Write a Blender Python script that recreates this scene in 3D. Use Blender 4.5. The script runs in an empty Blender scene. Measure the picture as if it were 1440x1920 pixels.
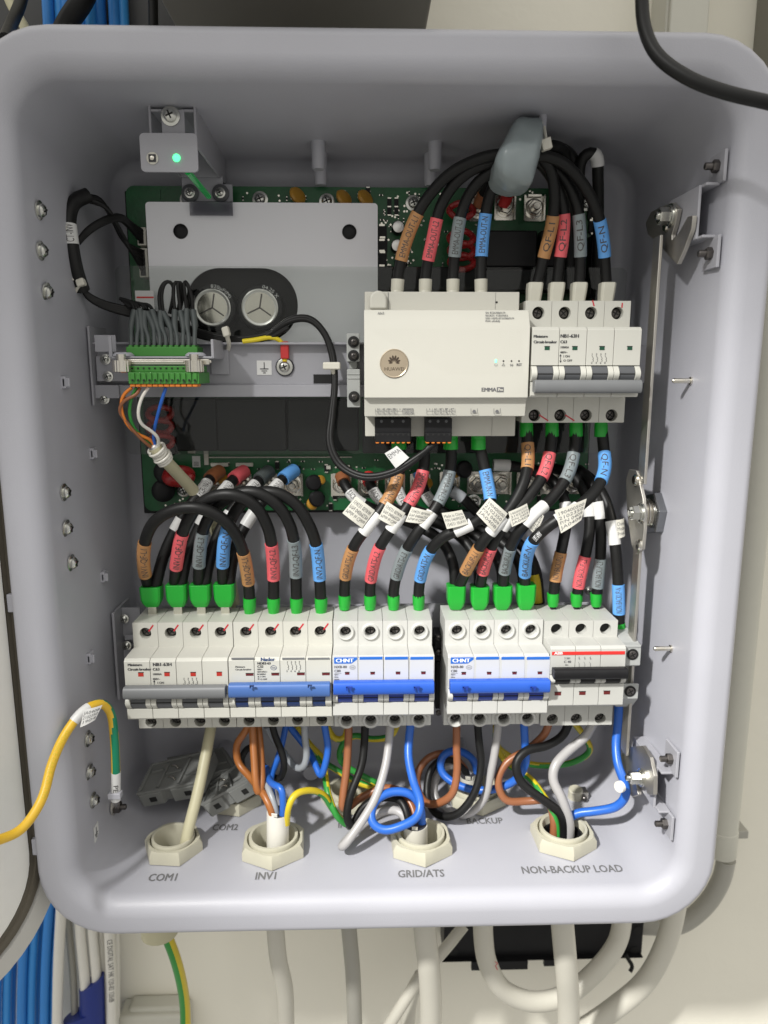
import bpy, bmesh, math, random
from mathutils import Vector, Matrix
random.seed(7)
S = bpy.context.scene
COL = S.collection
MM = 0.001
# ------------------------------------------------------------------ camera, world, light
F_PX, PITCH, YAW = 1400.0, math.radians(10.8), math.radians(1.6)
CAM = Vector((0, -455, 0))                       # millimetres; origin on the front plane of the cabinet
FWD = Vector((math.sin(YAW)*math.cos(PITCH), math.cos(YAW)*math.cos(PITCH), -math.sin(PITCH)))
RGT = Vector((math.cos(YAW), -math.sin(YAW), 0))
UPV = RGT.cross(FWD)
cd = bpy.data.cameras.new('camera'); co = bpy.data.objects.new('camera', cd); COL.objects.link(co)
m3 = Matrix((RGT, UPV, -FWD)).transposed()
co.matrix_world = Matrix.Translation(CAM*MM) @ m3.to_4x4()
cd.sensor_width = 36; cd.lens = 36*F_PX/1920; cd.clip_start = 0.01; cd.clip_end = 50
cd.dof.use_dof = True; cd.dof.focus_distance = 0.505; cd.dof.aperture_fstop = 8
S.camera = co
W = bpy.data.worlds.new('World'); S.world = W; W.use_nodes = True
wt = W.node_tree; bgn = wt.nodes['Background']; bgn.inputs[1].default_value = 1.0       # room light: pale ceiling above, darker floor below
wtc = wt.nodes.new('ShaderNodeTexCoord'); wsx = wt.nodes.new('ShaderNodeSeparateXYZ'); wrp = wt.nodes.new('ShaderNodeValToRGB'); wmr = wt.nodes.new('ShaderNodeMapRange')
wt.links.new(wtc.outputs['Generated'], wsx.inputs[0]); wt.links.new(wsx.outputs['Z'], wmr.inputs[0]); wmr.inputs[1].default_value = -1; wt.links.new(wmr.outputs[0], wrp.inputs[0]); wt.links.new(wrp.outputs[0], bgn.inputs[0])
wrp.color_ramp.elements[0].position = 0.1; wrp.color_ramp.elements[0].color = (0.38, 0.37, 0.348, 1); wrp.color_ramp.elements[1].position = 0.95; wrp.color_ramp.elements[1].color = (1.3, 1.27, 1.2, 1); we = wrp.color_ramp.elements.new(0.52); we.color = (0.54, 0.527, 0.497, 1)
sl = bpy.data.lights.new('work_lamp', 'SPOT'); sl.energy = 190; sl.color = (1.0, 0.985, 0.95); sl.spot_size = math.radians(31); sl.spot_blend = 1.0; sl.shadow_soft_size = 0.045
slo = bpy.data.objects.new('work_lamp', sl); COL.objects.link(slo); slo.location = (-0.70, -0.90, 0.85); slo.rotation_euler = (Vector((0.25, 0.0, -0.40))-slo.location).to_track_quat('-Z', 'Y').to_euler()
S.view_settings.view_transform = 'Standard'; S.view_settings.look = 'None'
S.view_settings.exposure = 0.07; S.view_settings.gamma = 1.0
S.cycles.use_denoising = True
# ------------------------------------------------------------------ projection helpers (layout only: every point gets its real depth)
def ray(px, py): return FWD*F_PX + RGT*(px-720) + UPV*(960-py)
def P(px, py, Y): d = ray(px, py); return CAM + d*((Y-CAM.y)/d.y)
def PX(px, py, X): d = ray(px, py); return CAM + d*((X-CAM.x)/d.x)
def PZ(px, py, Z): d = ray(px, py); return CAM + d*((Z-CAM.z)/d.z)
def proj(p):
    d = Vector(p)-CAM; z = d.dot(FWD); return 720+F_PX*d.dot(RGT)/z, 960-F_PX*d.dot(UPV)/z
def pxmm(p): return (Vector(p)-CAM).dot(FWD)/F_PX          # mm per pixel at a point
# ------------------------------------------------------------------ materials
def lin(h):
    h = h.lstrip('#'); c = [int(h[i:i+2], 16)/255 for i in (0, 2, 4)]
    return tuple(x/12.92 if x < 0.04045 else ((x+0.055)/1.055)**2.4 for x in c) + (1,)
MATS = {}
def mat(name, col, rough=0.5, metal=0.0, var=0.06, scale=120, bump=0.0, bscale=900, coat=0.0, spec=0.5, emit=0, sss=0):
    m = bpy.data.materials.new(name); m.use_nodes = True; nt = m.node_tree; b = nt.nodes['Principled BSDF']
    c = lin(col) if isinstance(col, str) else tuple(col)+(1,)
    tc = nt.nodes.new('ShaderNodeTexCoord'); nz = nt.nodes.new('ShaderNodeTexNoise')
    nz.inputs['Scale'].default_value = scale; nz.inputs['Detail'].default_value = 4
    nt.links.new(tc.outputs['Object'], nz.inputs['Vector'])
    mx = nt.nodes.new('ShaderNodeMix'); mx.data_type = 'RGBA'
    mx.inputs[6].default_value = tuple(max(0, x*(1-var)) for x in c[:3])+(1,); mx.inputs[7].default_value = tuple(min(1, x*(1+var)) for x in c[:3])+(1,)
    nt.links.new(nz.outputs['Fac'], mx.inputs[0]); nt.links.new(mx.outputs[2], b.inputs['Base Color'])
    mr = nt.nodes.new('ShaderNodeMapRange'); mr.inputs[3].default_value = max(0.02, rough-0.07); mr.inputs[4].default_value = min(1, rough+0.07)
    nt.links.new(nz.outputs['Fac'], mr.inputs[0]); nt.links.new(mr.outputs[0], b.inputs['Roughness'])
    b.inputs['Metallic'].default_value = metal; b.inputs['Coat Weight'].default_value = coat; b.inputs['Specular IOR Level'].default_value = spec
    if sss: b.inputs['Subsurface Weight'].default_value = sss; b.inputs['Subsurface Radius'].default_value = (0.002, 0.002, 0.002)
    if emit: b.inputs['Emission Color'].default_value = c; b.inputs['Emission Strength'].default_value = emit
    if bump:
        n2 = nt.nodes.new('ShaderNodeTexNoise'); n2.inputs['Scale'].default_value = bscale; n2.inputs['Detail'].default_value = 3
        nt.links.new(tc.outputs['Object'], n2.inputs['Vector'])
        bp = nt.nodes.new('ShaderNodeBump'); bp.inputs['Strength'].default_value = bump; bp.inputs['Distance'].default_value = 0.001
        nt.links.new(n2.outputs['Fac'], bp.inputs['Height']); nt.links.new(bp.outputs[0], b.inputs['Normal'])
    MATS[name] = m; return m
M_box = mat('lavender grey powder coat', (0.405, 0.407, 0.448), 0.40, var=0.05, scale=22, bump=0.14, bscale=1400)
M_bracket = mat('grey painted steel', (0.34, 0.34, 0.37), 0.45, var=0.03, bump=0.06, bscale=1200)
M_wall = mat('cream plaster', (0.83, 0.80, 0.695), 0.8, var=0.04, scale=8, bump=0.5, bscale=60)
M_trunk = mat('cream painted trunking', (0.55, 0.54, 0.47), 0.55, var=0.03)
M_taupe = mat('taupe sheet metal', (0.20, 0.19, 0.16), 0.55, var=0.05)
M_dark = mat('dark grey metal', (0.055, 0.055, 0.055), 0.5)
M_mcb = mat('warm white moulded plastic', (0.53, 0.525, 0.475), 0.42, var=0.02, bump=0.05, bscale=1500)
M_mcb2 = mat('cool white moulded plastic', (0.52, 0.52, 0.495), 0.38, var=0.02, bump=0.04, bscale=1500)
M_abb = mat('grey white moulded plastic', (0.47, 0.47, 0.44), 0.45, var=0.02, bump=0.05, bscale=1500)
M_print = mat('printed white face', (0.53, 0.54, 0.57), 0.38, var=0.01)
M_emma = mat('ivory controller plastic', (0.52, 0.51, 0.455), 0.5, var=0.012, bump=0.05, bscale=1600)
M_black = mat('black cable jacket', (0.0085, 0.0085, 0.0085), 0.45, var=0.3, scale=60, bump=0.08, bscale=260, spec=0.3)
M_blackp = mat('black plastic', (0.010, 0.010, 0.011), 0.42, var=0.25, spec=0.25)
M_hole = mat('dark cavity', (0.006, 0.006, 0.006), 0.7)
M_green = mat('green ferrule plastic', (0.012, 0.36, 0.03), 0.33, var=0.05, sss=0.05)
M_gterm = mat('green terminal plastic', (0.045, 0.225, 0.03), 0.45, var=0.05)
M_orange = mat('orange push button', (0.75, 0.22, 0.025), 0.45)
M_ivory = mat('ivory ferrule plastic', (0.60, 0.585, 0.50), 0.42, var=0.02)
M_sl = {'L1': mat('brown marker sleeve', (0.44, 0.22, 0.085), 0.5, bump=0.04, bscale=700), 'L2': mat('red marker sleeve', (0.72, 0.115, 0.135), 0.5, bump=0.04, bscale=700),
        'L3': mat('grey marker sleeve', (0.205, 0.24, 0.25), 0.5, bump=0.04, bscale=700), 'N': mat('blue marker sleeve', (0.115, 0.34, 0.74), 0.5, bump=0.04, bscale=700)}
M_ink = mat('dark print ink', (0.035, 0.035, 0.04), 0.6, var=0.0)
M_inkg = mat('grey print ink', (0.13, 0.13, 0.135), 0.6, var=0.0)
M_inks = mat('soft sleeve print', (0.065, 0.06, 0.06), 0.6, var=0.0)
M_inkf = mat('grey floor lettering', (0.15, 0.15, 0.155), 0.6, var=0.0)
M_inkw = mat('white print ink', (0.8, 0.8, 0.8), 0.6, var=0.0)
M_inkb = mat('navy print ink', (0.03, 0.06, 0.16), 0.6, var=0.0)
M_paper = mat('white label film', (0.66, 0.66, 0.65), 0.4, var=0.02)
M_paperc = mat('cream label film', (0.60, 0.585, 0.52), 0.5, var=0.03)
M_zinc = mat('zinc plated steel', (0.62, 0.62, 0.58), 0.25, metal=1.0, var=0.08)
M_steel = mat('satin steel', (0.50, 0.48, 0.44), 0.48, metal=1.0, var=0.08)
M_nickel = mat('nickel plate', (0.70, 0.67, 0.60), 0.2, metal=1.0, var=0.06)
M_alu = mat('brushed aluminium', (0.72, 0.71, 0.69), 0.35, metal=1.0, var=0.05)
M_gun = mat('gunmetal chrome', (0.30, 0.31, 0.32), 0.22, metal=1.0, var=0.08)
M_darkst = mat('dark screw steel', (0.13, 0.12, 0.115), 0.35, metal=0.9, var=0.2, scale=400)
M_pcb = mat('green circuit board', (0.008, 0.105, 0.03), 0.32, var=0.4, scale=120, bump=0.15, bscale=500)
M_blue = mat('blue handle plastic', (0.022, 0.10, 0.50), 0.34, var=0.04)
M_blued = mat('dark blue toggle', (0.01, 0.04, 0.30), 0.4, var=0.05)
M_nblue = mat('slate blue handle plastic', (0.055, 0.13, 0.36), 0.42, var=0.04)
M_nblued = mat('navy toggle plastic', (0.012, 0.035, 0.13), 0.45)
M_chint = mat('blue print field', (0.015, 0.13, 0.52), 0.4, var=0.0)
M_red = mat('red print field', (0.62, 0.03, 0.025), 0.4, var=0.0)
M_redw = mat('red flag window', (0.42, 0.025, 0.015), 0.5)
M_dredw = mat('maroon flag window', (0.12, 0.01, 0.01), 0.5)
M_grw = mat('dark green flag window', (0.006, 0.06, 0.03), 0.5)
M_paint = mat('red torque paint', (0.50, 0.015, 0.03), 0.4)
M_hgrey = mat('grey handle plastic', (0.155, 0.16, 0.165), 0.45, var=0.05)
M_hgreyd = mat('dark grey toggle plastic', (0.085, 0.088, 0.095), 0.4, var=0.05)
M_tblk = mat('grey terminal plastic', (0.36, 0.37, 0.36), 0.5, var=0.03)
M_tblk_shade = mat('shaded grey terminal plastic', (0.19, 0.195, 0.188), 0.6, var=0.06)  # darker than the plain terminal plastic: shade on the loose blocks put into colour
M_gland = mat('beige gland nylon', (0.50, 0.48, 0.38), 0.42, var=0.03, bump=0.03)
M_wbrown = mat('brown wire', (0.28, 0.105, 0.045), 0.36, var=0.08)
M_worange = mat('orange brown wire', (0.34, 0.12, 0.03), 0.36, var=0.08)
M_wgrey = mat('light grey wire', (0.38, 0.37, 0.365), 0.36, var=0.05)
M_wgrey2 = mat('mid grey wire', (0.30, 0.32, 0.34), 0.36, var=0.05)
M_wblue = mat('blue wire', (0.022, 0.125, 0.52), 0.34, var=0.06)
M_yel = mat('yellow wire', (0.62, 0.48, 0.02), 0.36, var=0.06)
M_gry = mat('green wire', (0.03, 0.26, 0.04), 0.36, var=0.06)
M_yel2 = mat('amber earth wire', (0.74, 0.46, 0.03), 0.4, var=0.06)
M_gry2 = mat('deep green earth wire', (0.0, 0.20, 0.10), 0.4, var=0.06)
M_sheath = mat('off white sheath', (0.74, 0.72, 0.66), 0.35, var=0.03)
M_com = mat('olive cream sheath', (0.52, 0.49, 0.33), 0.45, var=0.04)
M_cab = mat('warm grey sheath', (0.56, 0.54, 0.47), 0.42, var=0.06, scale=25, bump=0.05, bscale=200)
M_cabd = mat('mid warm grey sheath', (0.36, 0.35, 0.31), 0.42, var=0.06, scale=25)
M_bcab = mat('blue network cable', (0.03, 0.22, 0.62), 0.4, var=0.08, scale=20)
M_bcab2 = mat('pale blue network cable', (0.045, 0.30, 0.72), 0.36, var=0.1, scale=20)
M_tape = mat('navy tape', (0.008, 0.025, 0.20), 0.35, var=0.1, bump=0.2, bscale=120)
M_shrink = mat('grey heat shrink', (0.075, 0.088, 0.088), 0.5, var=0.1)
M_ferr = mat('grey rubber boot', (0.25, 0.29, 0.30), 0.33, var=0.04, bump=0.06, bscale=150, sss=0.05)
M_tie = mat('natural nylon tie', (0.66, 0.64, 0.56), 0.4, var=0.03, sss=0.1)
M_ylt = mat('yellow tape', (0.75, 0.60, 0.02), 0.4)
M_redh = mat('red ring terminal sleeve', (0.52, 0.03, 0.03), 0.4)
M_coil = mat('red coil lacquer', (0.32, 0.02, 0.02), 0.3, var=0.1)
M_capy = mat('ochre disc capacitor', (0.48, 0.25, 0.03), 0.4, var=0.1)
M_shield = mat('coated shield plate', (0.76, 0.76, 0.80), 0.2, var=0.03, scale=15, coat=0.8, bump=0.35, bscale=9)
M_gasket = mat('brown foam gasket', (0.115, 0.10, 0.075), 0.75, var=0.08, bump=0.2, bscale=700)
M_door = mat('light grey door paint', (0.52, 0.51, 0.48), 0.45, var=0.03, bump=0.08, bscale=1200)
M_doorw = mat('white door lining', (0.80, 0.79, 0.75), 0.5, var=0.03)
M_gold = mat('champagne badge', (0.55, 0.46, 0.34), 0.3, metal=0.75, var=0.05)
M_goldi = mat('badge engraving', (0.07, 0.05, 0.035), 0.4, metal=0.3)
M_led = mat('lit green led', (0.10, 1.0, 0.35), 0.3, emit=1.6)
M_led2 = mat('lit mint led', (0.20, 1.0, 0.50), 0.3, emit=1.5)
M_lens = mat('off led lens', (0.02, 0.02, 0.02), 0.3)
def glassy(name, tint, gloss, rough=0.04):
    m = bpy.data.materials.new(name); m.use_nodes = True; nt = m.node_tree; nt.nodes.clear()
    out = nt.nodes.new('ShaderNodeOutputMaterial'); tr = nt.nodes.new('ShaderNodeBsdfTransparent'); gl = nt.nodes.new('ShaderNodeBsdfGlossy')
    tr.inputs[0].default_value = tint; gl.inputs['Roughness'].default_value = rough; gl.inputs[0].default_value = (0.9, 0.9, 0.9, 1)
    fr = nt.nodes.new('ShaderNodeFresnel'); fr.inputs[0].default_value = 1.5
    ml = nt.nodes.new('ShaderNodeMath'); ml.operation = 'MULTIPLY'; ml.inputs[1].default_value = gloss; nt.links.new(fr.outputs[0], ml.inputs[0])
    mx = nt.nodes.new('ShaderNodeMixShader'); nt.links.new(ml.outputs[0], mx.inputs[0]); nt.links.new(tr.outputs[0], mx.inputs[1]); nt.links.new(gl.outputs[0], mx.inputs[2])
    tc = nt.nodes.new('ShaderNodeTexCoord'); nz = nt.nodes.new('ShaderNodeTexNoise'); nz.inputs['Scale'].default_value = 12
    bp = nt.nodes.new('ShaderNodeBump'); bp.inputs['Strength'].default_value = 0.3; bp.inputs['Distance'].default_value = 0.002
    nt.links.new(tc.outputs['Object'], nz.inputs['Vector']); nt.links.new(nz.outputs['Fac'], bp.inputs['Height']); nt.links.new(bp.outputs[0], gl.inputs['Normal'])
    nt.links.new(mx.outputs[0], out.inputs[0]); return m
M_clear = glassy('clear plastic sheet', (0.90, 0.91, 0.90, 1), 0.5)
M_frost = glassy('tinted clear tab', (0.62, 0.62, 0.64, 1), 0.6, 0.15)
M_pipe = mat('green light pipe', (0.02, 0.42, 0.10), 0.12, emit=0.10); M_pipe.node_tree.nodes['Principled BSDF'].inputs['Transmission Weight'].default_value = 0.6
# ------------------------------------------------------------------ mesh builder (millimetres, world axes)
class MB:
    def __init__(s): s.v = []; s.f = []; s.mi = []
    def add(s, vs, fs, mi=0):
        n = len(s.v); s.v += [Vector(v) for v in vs]; s.f += [tuple(i+n for i in f) for f in fs]; s.mi += [mi]*len(fs); return s
    def box(s, x0, x1, y0, y1, z0, z1, mi=0):
        if x0 > x1: x0, x1 = x1, x0
        if y0 > y1: y0, y1 = y1, y0
        if z0 > z1: z0, z1 = z1, z0
        vs = [(x, y, z) for x in (x0, x1) for y in (y0, y1) for z in (z0, z1)]
        return s.add(vs, [(0, 1, 3, 2), (4, 6, 7, 5), (0, 4, 5, 1), (2, 3, 7, 6), (0, 2, 6, 4), (1, 5, 7, 3)], mi)
    def pbox(s, x0, y0, x1, y1, Yf, Yb, mi=0):                # image rectangle of the front face, real depth Yf..Yb
        a = P(x0, y1, Yf); b = P(x1, y0, Yf); return s.box(a.x, b.x, Yf, Yb, a.z, b.z, mi)
    def obox(s, c, ax, ay, az, mi=0):                         # oriented box: centre, half-axis vectors
        c, ax, ay, az = map(Vector, (c, ax, ay, az))
        vs = [c+ax*i+ay*j+az*k for i in (-1, 1) for j in (-1, 1) for k in (-1, 1)]
        fs = [(0, 1, 3, 2), (4, 6, 7, 5), (0, 4, 5, 1), (2, 3, 7, 6), (0, 2, 6, 4), (1, 5, 7, 3)]
        return s.add(vs, fs if ax.cross(ay).dot(az) > 0 else [f[::-1] for f in fs], mi)
    def rings(s, rings, cap0=True, cap1=True, mi=0, closed=False):
        n = len(rings[0]); vs = [p for r in rings for p in r]; fs = []
        for i in range(len(rings)-1):
            for j in range(n):
                k = (j+1) % n; fs.append((i*n+j, i*n+k, (i+1)*n+k, (i+1)*n+j))
        if cap0: fs.append(tuple(range(n))[::-1])
        if cap1: fs.append(tuple((len(rings)-1)*n+j for j in range(n)))
        return s.add(vs, fs, mi)
    def prism(s, poly, axis, a, b, mi=0):                     # poly: 2-D points; extruded along axis
        def p3(u, v, w): return {'x': (w, u, v), 'y': (u, w, v), 'z': (u, v, w)}[axis]
        return s.rings([[p3(u, v, a) for u, v in poly], [p3(u, v, b) for u, v in poly]], mi=mi)
    def lathe(s, c, axis, prof, n=20, mi=0, cap0=True, cap1=True):   # prof: (distance along axis, radius)
        c = Vector(c); a = Vector(axis).normalized(); u = a.orthogonal().normalized(); w = a.cross(u)
        rg = [[c+a*h+(u*math.cos(2*math.pi*i/n)+w*math.sin(2*math.pi*i/n))*r for i in range(n)] for h, r in prof]
        return s.rings(rg, cap0, cap1, mi)
    def tube(s, pts, r, n=12, caps=True, mi=0, sector=None):
        fr = frames(pts); rg = []
        for i, (c, t, u, w) in enumerate(fr):
            rr = r(i/(len(pts)-1)) if callable(r) else r
            rg.append([c+(u*math.cos(2*math.pi*k/n)+w*math.sin(2*math.pi*k/n))*rr for k in range(n)])
        n0 = len(s.f); s.rings(rg, caps, caps, mi)
        if sector:
            for i in range(len(rg)-1):
                for k in range(n): s.mi[n0+i*n+k] = sector(i, k)
        return s
def frames(pts):
    out = []; u = None
    for i, c in enumerate(pts):
        t = (pts[min(i+1, len(pts)-1)]-pts[max(i-1, 0)]).normalized()
        u = t.orthogonal().normalized() if u is None else (u-t*u.dot(t)).normalized()
        out.append((c, t, u, t.cross(u)))
    return out
def spline(pts, step=2.5):
    pts = [Vector(p) for p in pts]
    if len(pts) == 2: d = [pts[0].lerp(pts[1], i/20) for i in range(21)]
    else:
        q = [pts[0]*2-pts[1]]+pts+[pts[-1]*2-pts[-2]]; d = []
        for i in range(1, len(q)-2):
            p0, p1, p2, p3 = q[i-1:i+3]
            t0 = 0; t1 = t0+max((p1-p0).length, 1e-3)**.5; t2 = t1+max((p2-p1).length, 1e-3)**.5; t3 = t2+max((p3-p2).length, 1e-3)**.5
            for k in range(16):
                t = t1+(t2-t1)*k/16
                A1 = p0*((t1-t)/(t1-t0))+p1*((t-t0)/(t1-t0)); A2 = p1*((t2-t)/(t2-t1))+p2*((t-t1)/(t2-t1)); A3 = p2*((t3-t)/(t3-t2))+p3*((t-t2)/(t3-t2))
                B1 = A1*((t2-t)/(t2-t0))+A2*((t-t0)/(t2-t0)); B2 = A2*((t3-t)/(t3-t1))+A3*((t-t1)/(t3-t1))
                d.append(B1*((t2-t)/(t2-t1))+B2*((t-t1)/(t2-t1)))
        d.append(pts[-1].copy())
    L = [0]
    for a, b in zip(d, d[1:]): L.append(L[-1]+(b-a).length)
    n = max(4, int(L[-1]/step)); out = []; j = 0
    for i in range(n+1):
        s_ = L[-1]*i/n
        while j < len(L)-2 and L[j+1] < s_: j += 1
        out.append(d[j].lerp(d[j+1], (s_-L[j])/max(L[j+1]-L[j], 1e-6)))
    for _ in range(2): out = [out[0]]+[(out[i-1]+out[i]*2+out[i+1])/4 for i in range(1, len(out)-1)]+[out[-1]]
    return out
ORG = {}
def mesh_of(mb, name, org=(0, 0, 0), mats=(), smooth=True, angle=35):
    me = bpy.data.meshes.new(name); o = Vector(org)
    me.from_pydata([((v-o)*MM)[:] for v in mb.v], [], mb.f)
    for m in mats: me.materials.append(m)
    if len(mats) > 1: me.polygons.foreach_set('material_index', mb.mi)
    me.validate()
    bm = bmesh.new(); bm.from_mesh(me); bmesh.ops.recalc_face_normals(bm, faces=bm.faces); bm.to_mesh(me); bm.free()
    if smooth: me.shade_smooth(); me.set_sharp_from_angle(angle=math.radians(angle))
    return me
def obj(name, mb, m, parent=None, bevel=0, seg=2, angle=35, smooth=True):
    if parent is None:
        lo = [min(v[i] for v in mb.v) for i in range(3)]; hi = [max(v[i] for v in mb.v) for i in range(3)]
        org = Vector(((lo[0]+hi[0])/2, (lo[1]+hi[1])/2, lo[2]))
    else: org = ORG[parent.name]
    me = mesh_of(mb, name, org, m if isinstance(m, (list, tuple)) else [m], smooth, angle)
    o = bpy.data.objects.new(name, me); COL.objects.link(o)
    if parent is None: o.location = org*MM
    else: o.parent = parent
    ORG[o.name] = org
    if bevel:
        bv = o.modifiers.new('bevel', 'BEVEL'); bv.width = bevel*MM; bv.segments = seg; bv.limit_method = 'ANGLE'; bv.angle_limit = math.radians(40); bv.harden_normals = True
    return o
def tag(o, label, cat, group=None):
    o['label'] = label; o['category'] = cat
    if group: o['group'] = group
    return o
def thing(name, label, cat, org, group=None):
    o = bpy.data.objects.new(name, None); COL.objects.link(o); o.empty_display_size = 0.01
    o.location = Vector(org)*MM; ORG[o.name] = Vector(org); return tag(o, label, cat, group)
def inst(name, me, parent, loc, rot=None):                  # a copy that shares mesh data; me in mm about its own origin
    o = bpy.data.objects.new(name, me); COL.objects.link(o); o.parent = parent
    o.location = (Vector(loc)-ORG[parent.name])*MM; ORG[o.name] = Vector(loc)
    if rot is not None: o.rotation_euler = rot
    return o
# text ------------------------------------------------------------
TX = {}
def fine(s):                                                # glyphs cut small enough to wrap round a cable
    k = ('fine', s)
    if k not in TX:
        vs, fs = glyphs(s); bm = bmesh.new(); bv = [bm.verts.new(v) for v in vs]
        for f in fs:
            try: bm.faces.new([bv[i] for i in f])
            except ValueError: pass
        for _ in range(3):
            bmesh.ops.triangulate(bm, faces=bm.faces); es = [e for e in bm.edges if e.calc_length() > 0.22]
            if es: bmesh.ops.subdivide_edges(bm, edges=es, cuts=1)
        bmesh.ops.triangulate(bm, faces=bm.faces); bm.verts.index_update()
        TX[k] = ([v.co.copy() for v in bm.verts], [tuple(v.index for v in f.verts) for f in bm.faces]); bm.free()
    return TX[k]
def glyphs(s, bold=0.0):
    key = s if not bold else (s, bold)
    if key not in TX:
        cu = bpy.data.curves.new('t', 'FONT'); cu.body = s; cu.size = 1; cu.resolution_u = 2; cu.offset = bold
        o = bpy.data.objects.new('t', cu); me = bpy.data.meshes.new_from_object(o)
        TX[key] = ([v.co.copy() for v in me.vertices], [tuple(p.vertices) for p in me.polygons])
        bpy.data.objects.remove(o); bpy.data.curves.remove(cu); bpy.data.meshes.remove(me)
    return TX[key]
CAP = max(v.y for v in glyphs('H')[0])
def text(s, org, right, up, cap, m, parent, align='L', wide=1.0, name='printed_text', mb=None, bold=0.0):
    vs, fs = glyphs(s, bold); k = cap/CAP; w = max(v.x for v in vs)*k*wide
    dx = {'L': 0, 'C': -w/2, 'R': -w}[align]
    b = mb or MB(); b.add([Vector(org)+Vector(right)*(v.x*k*wide+dx)+Vector(up)*(v.y*k) for v in vs], fs)
    return b if mb else obj(name, b, m, parent, smooth=False)
def ptext(s, px, py, Y, cap, m, parent, align='L', wide=1.0, mb=None):
    o = P(px, py, Y); c = cap*pxmm(o); b = mb or MB()
    for j in range(3 if cap >= 4.5 else 2): text(s, o+Vector((.035*c*(j*2), -.008*j, 0)), (1, 0, 0), (0, 0, 1), c, None, None, align, wide, mb=b)
    return b if mb else obj('printed_text', b, m, parent, smooth=False)
def stroke(mb, pts, w):
    for a, b in zip(pts, pts[1:]):
        a, b = Vector(a), Vector(b); d = (b-a).normalized(); n = d.cross(Vector((0, 1, 0)))*w/2
        mb.add([a-n, b-n, b+n, a+n], [(0, 1, 2, 3)])
def pstroke(mb, pts, Y, w=1.0): q = [P(x, y, Y) for x, y in pts]; stroke(mb, q, w*pxmm(q[0]))
def disc(mb, c, r, n=16, sx=1): mb.add([Vector(c)+Vector((math.cos(2*math.pi*i/n)*r*sx, 0, math.sin(2*math.pi*i/n)*r)) for i in range(n)], [tuple(range(n))])
def plate(mb, outer, holes, axis, a, b):                     # flat plate with real holes; outer/holes: 2-D loops
    bm = bmesh.new(); es = []
    for lp in [outer]+holes:
        v = [bm.verts.new((x, y, 0)) for x, y in lp]; es += [bm.edges.new((v[i], v[(i+1) % len(v)])) for i in range(len(v))]
    bmesh.ops.triangle_fill(bm, use_beauty=True, edges=es); bm.verts.index_update()
    vs = [v.co.copy() for v in bm.verts]; fs = [tuple(v.index for v in f.verts) for f in bm.faces]; bm.free()
    def p3(u, v, w): return {'x': (w, u, v), 'y': (u, w, v), 'z': (u, v, w)}[axis]
    mb.add([p3(v.x, v.y, a) for v in vs], fs); mb.add([p3(v.x, v.y, b) for v in vs], [f[::-1] for f in fs])
    for lp in [outer]+holes: mb.rings([[p3(x, y, a) for x, y in lp], [p3(x, y, b) for x, y in lp]], False, False)
    return mb
def circ(cx, cy, r, n=20): return [(cx+r*math.cos(2*math.pi*i/n), cy+r*math.sin(2*math.pi*i/n)) for i in range(n)]
def rrect(x0, x1, y0, y1, r, n=6):
    out = []
    for cx, cy, a0 in ((x1-r, y1-r, 0), (x0+r, y1-r, 90), (x0+r, y0+r, 180), (x1-r, y0+r, 270)):
        for i in range(n+1): a = math.radians(a0+90*i/n); out.append((cx+r*math.cos(a), cy+r*math.sin(a)))
    return out
# shared screw meshes: pan head facing -Y -------------------------
def screw_mesh(r, h, m, washer=True, name='screw'):
    b = MB(); F = (0, -1, 0)
    if washer:
        b.lathe((0, 0, 0), F, [(0, r*1.45), (0.8, r*1.45), (0.9, r*1.38)], 20)
    b.lathe((0, -0.6, 0), F, [(0, r), (h*.55, r), (h*.9, r*.72), (h, r*.45)], 18)
    n0 = len(b.f)
    for a in (0.4, 0.4+math.pi/2):
        d = Vector((math.cos(a), 0, math.sin(a))); b.obox((0, -h-0.45, 0), d*r*.6, (0, .35, 0), d.cross(Vector((0, 1, 0)))*r*.12, 1)
    return mesh_of(b, name, mats=[m, M_hole])
SCR_Z = screw_mesh(4.0, 3.6, M_zinc); SCR_S = screw_mesh(2.6, 2.2, M_zinc); SCR_D = screw_mesh(2.3, 2.4, M_darkst, False)
b = MB(); b.lathe((0, 0, 0), (0, -1, 0), [(0, 2.75), (0.6, 2.75), (0.9, 2.3)], 16)
for a in (0.5, 2.07): d = Vector((math.cos(a), 0, math.sin(a))); b.obox((0, -1.0, 0), d*2.2, (0, .25, 0), d.cross(Vector((0, 1, 0)))*.4, 1)
SCR_T = mesh_of(b, 'terminal_screw', mats=[M_darkst, M_hole])
def hexnut(c, axis, r, h, mb, hole=0, chamfer=.6):
    c = Vector(c); a = Vector(axis).normalized(); u = a.orthogonal().normalized(); w = a.cross(u)
    def ring(hh, rr): return [c+a*hh+(u*math.cos(math.pi/3*i)+w*math.sin(math.pi/3*i))*rr for i in range(6)]
    mb.rings([ring(0, r), ring(h-chamfer, r), ring(h, r-chamfer)])
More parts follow.
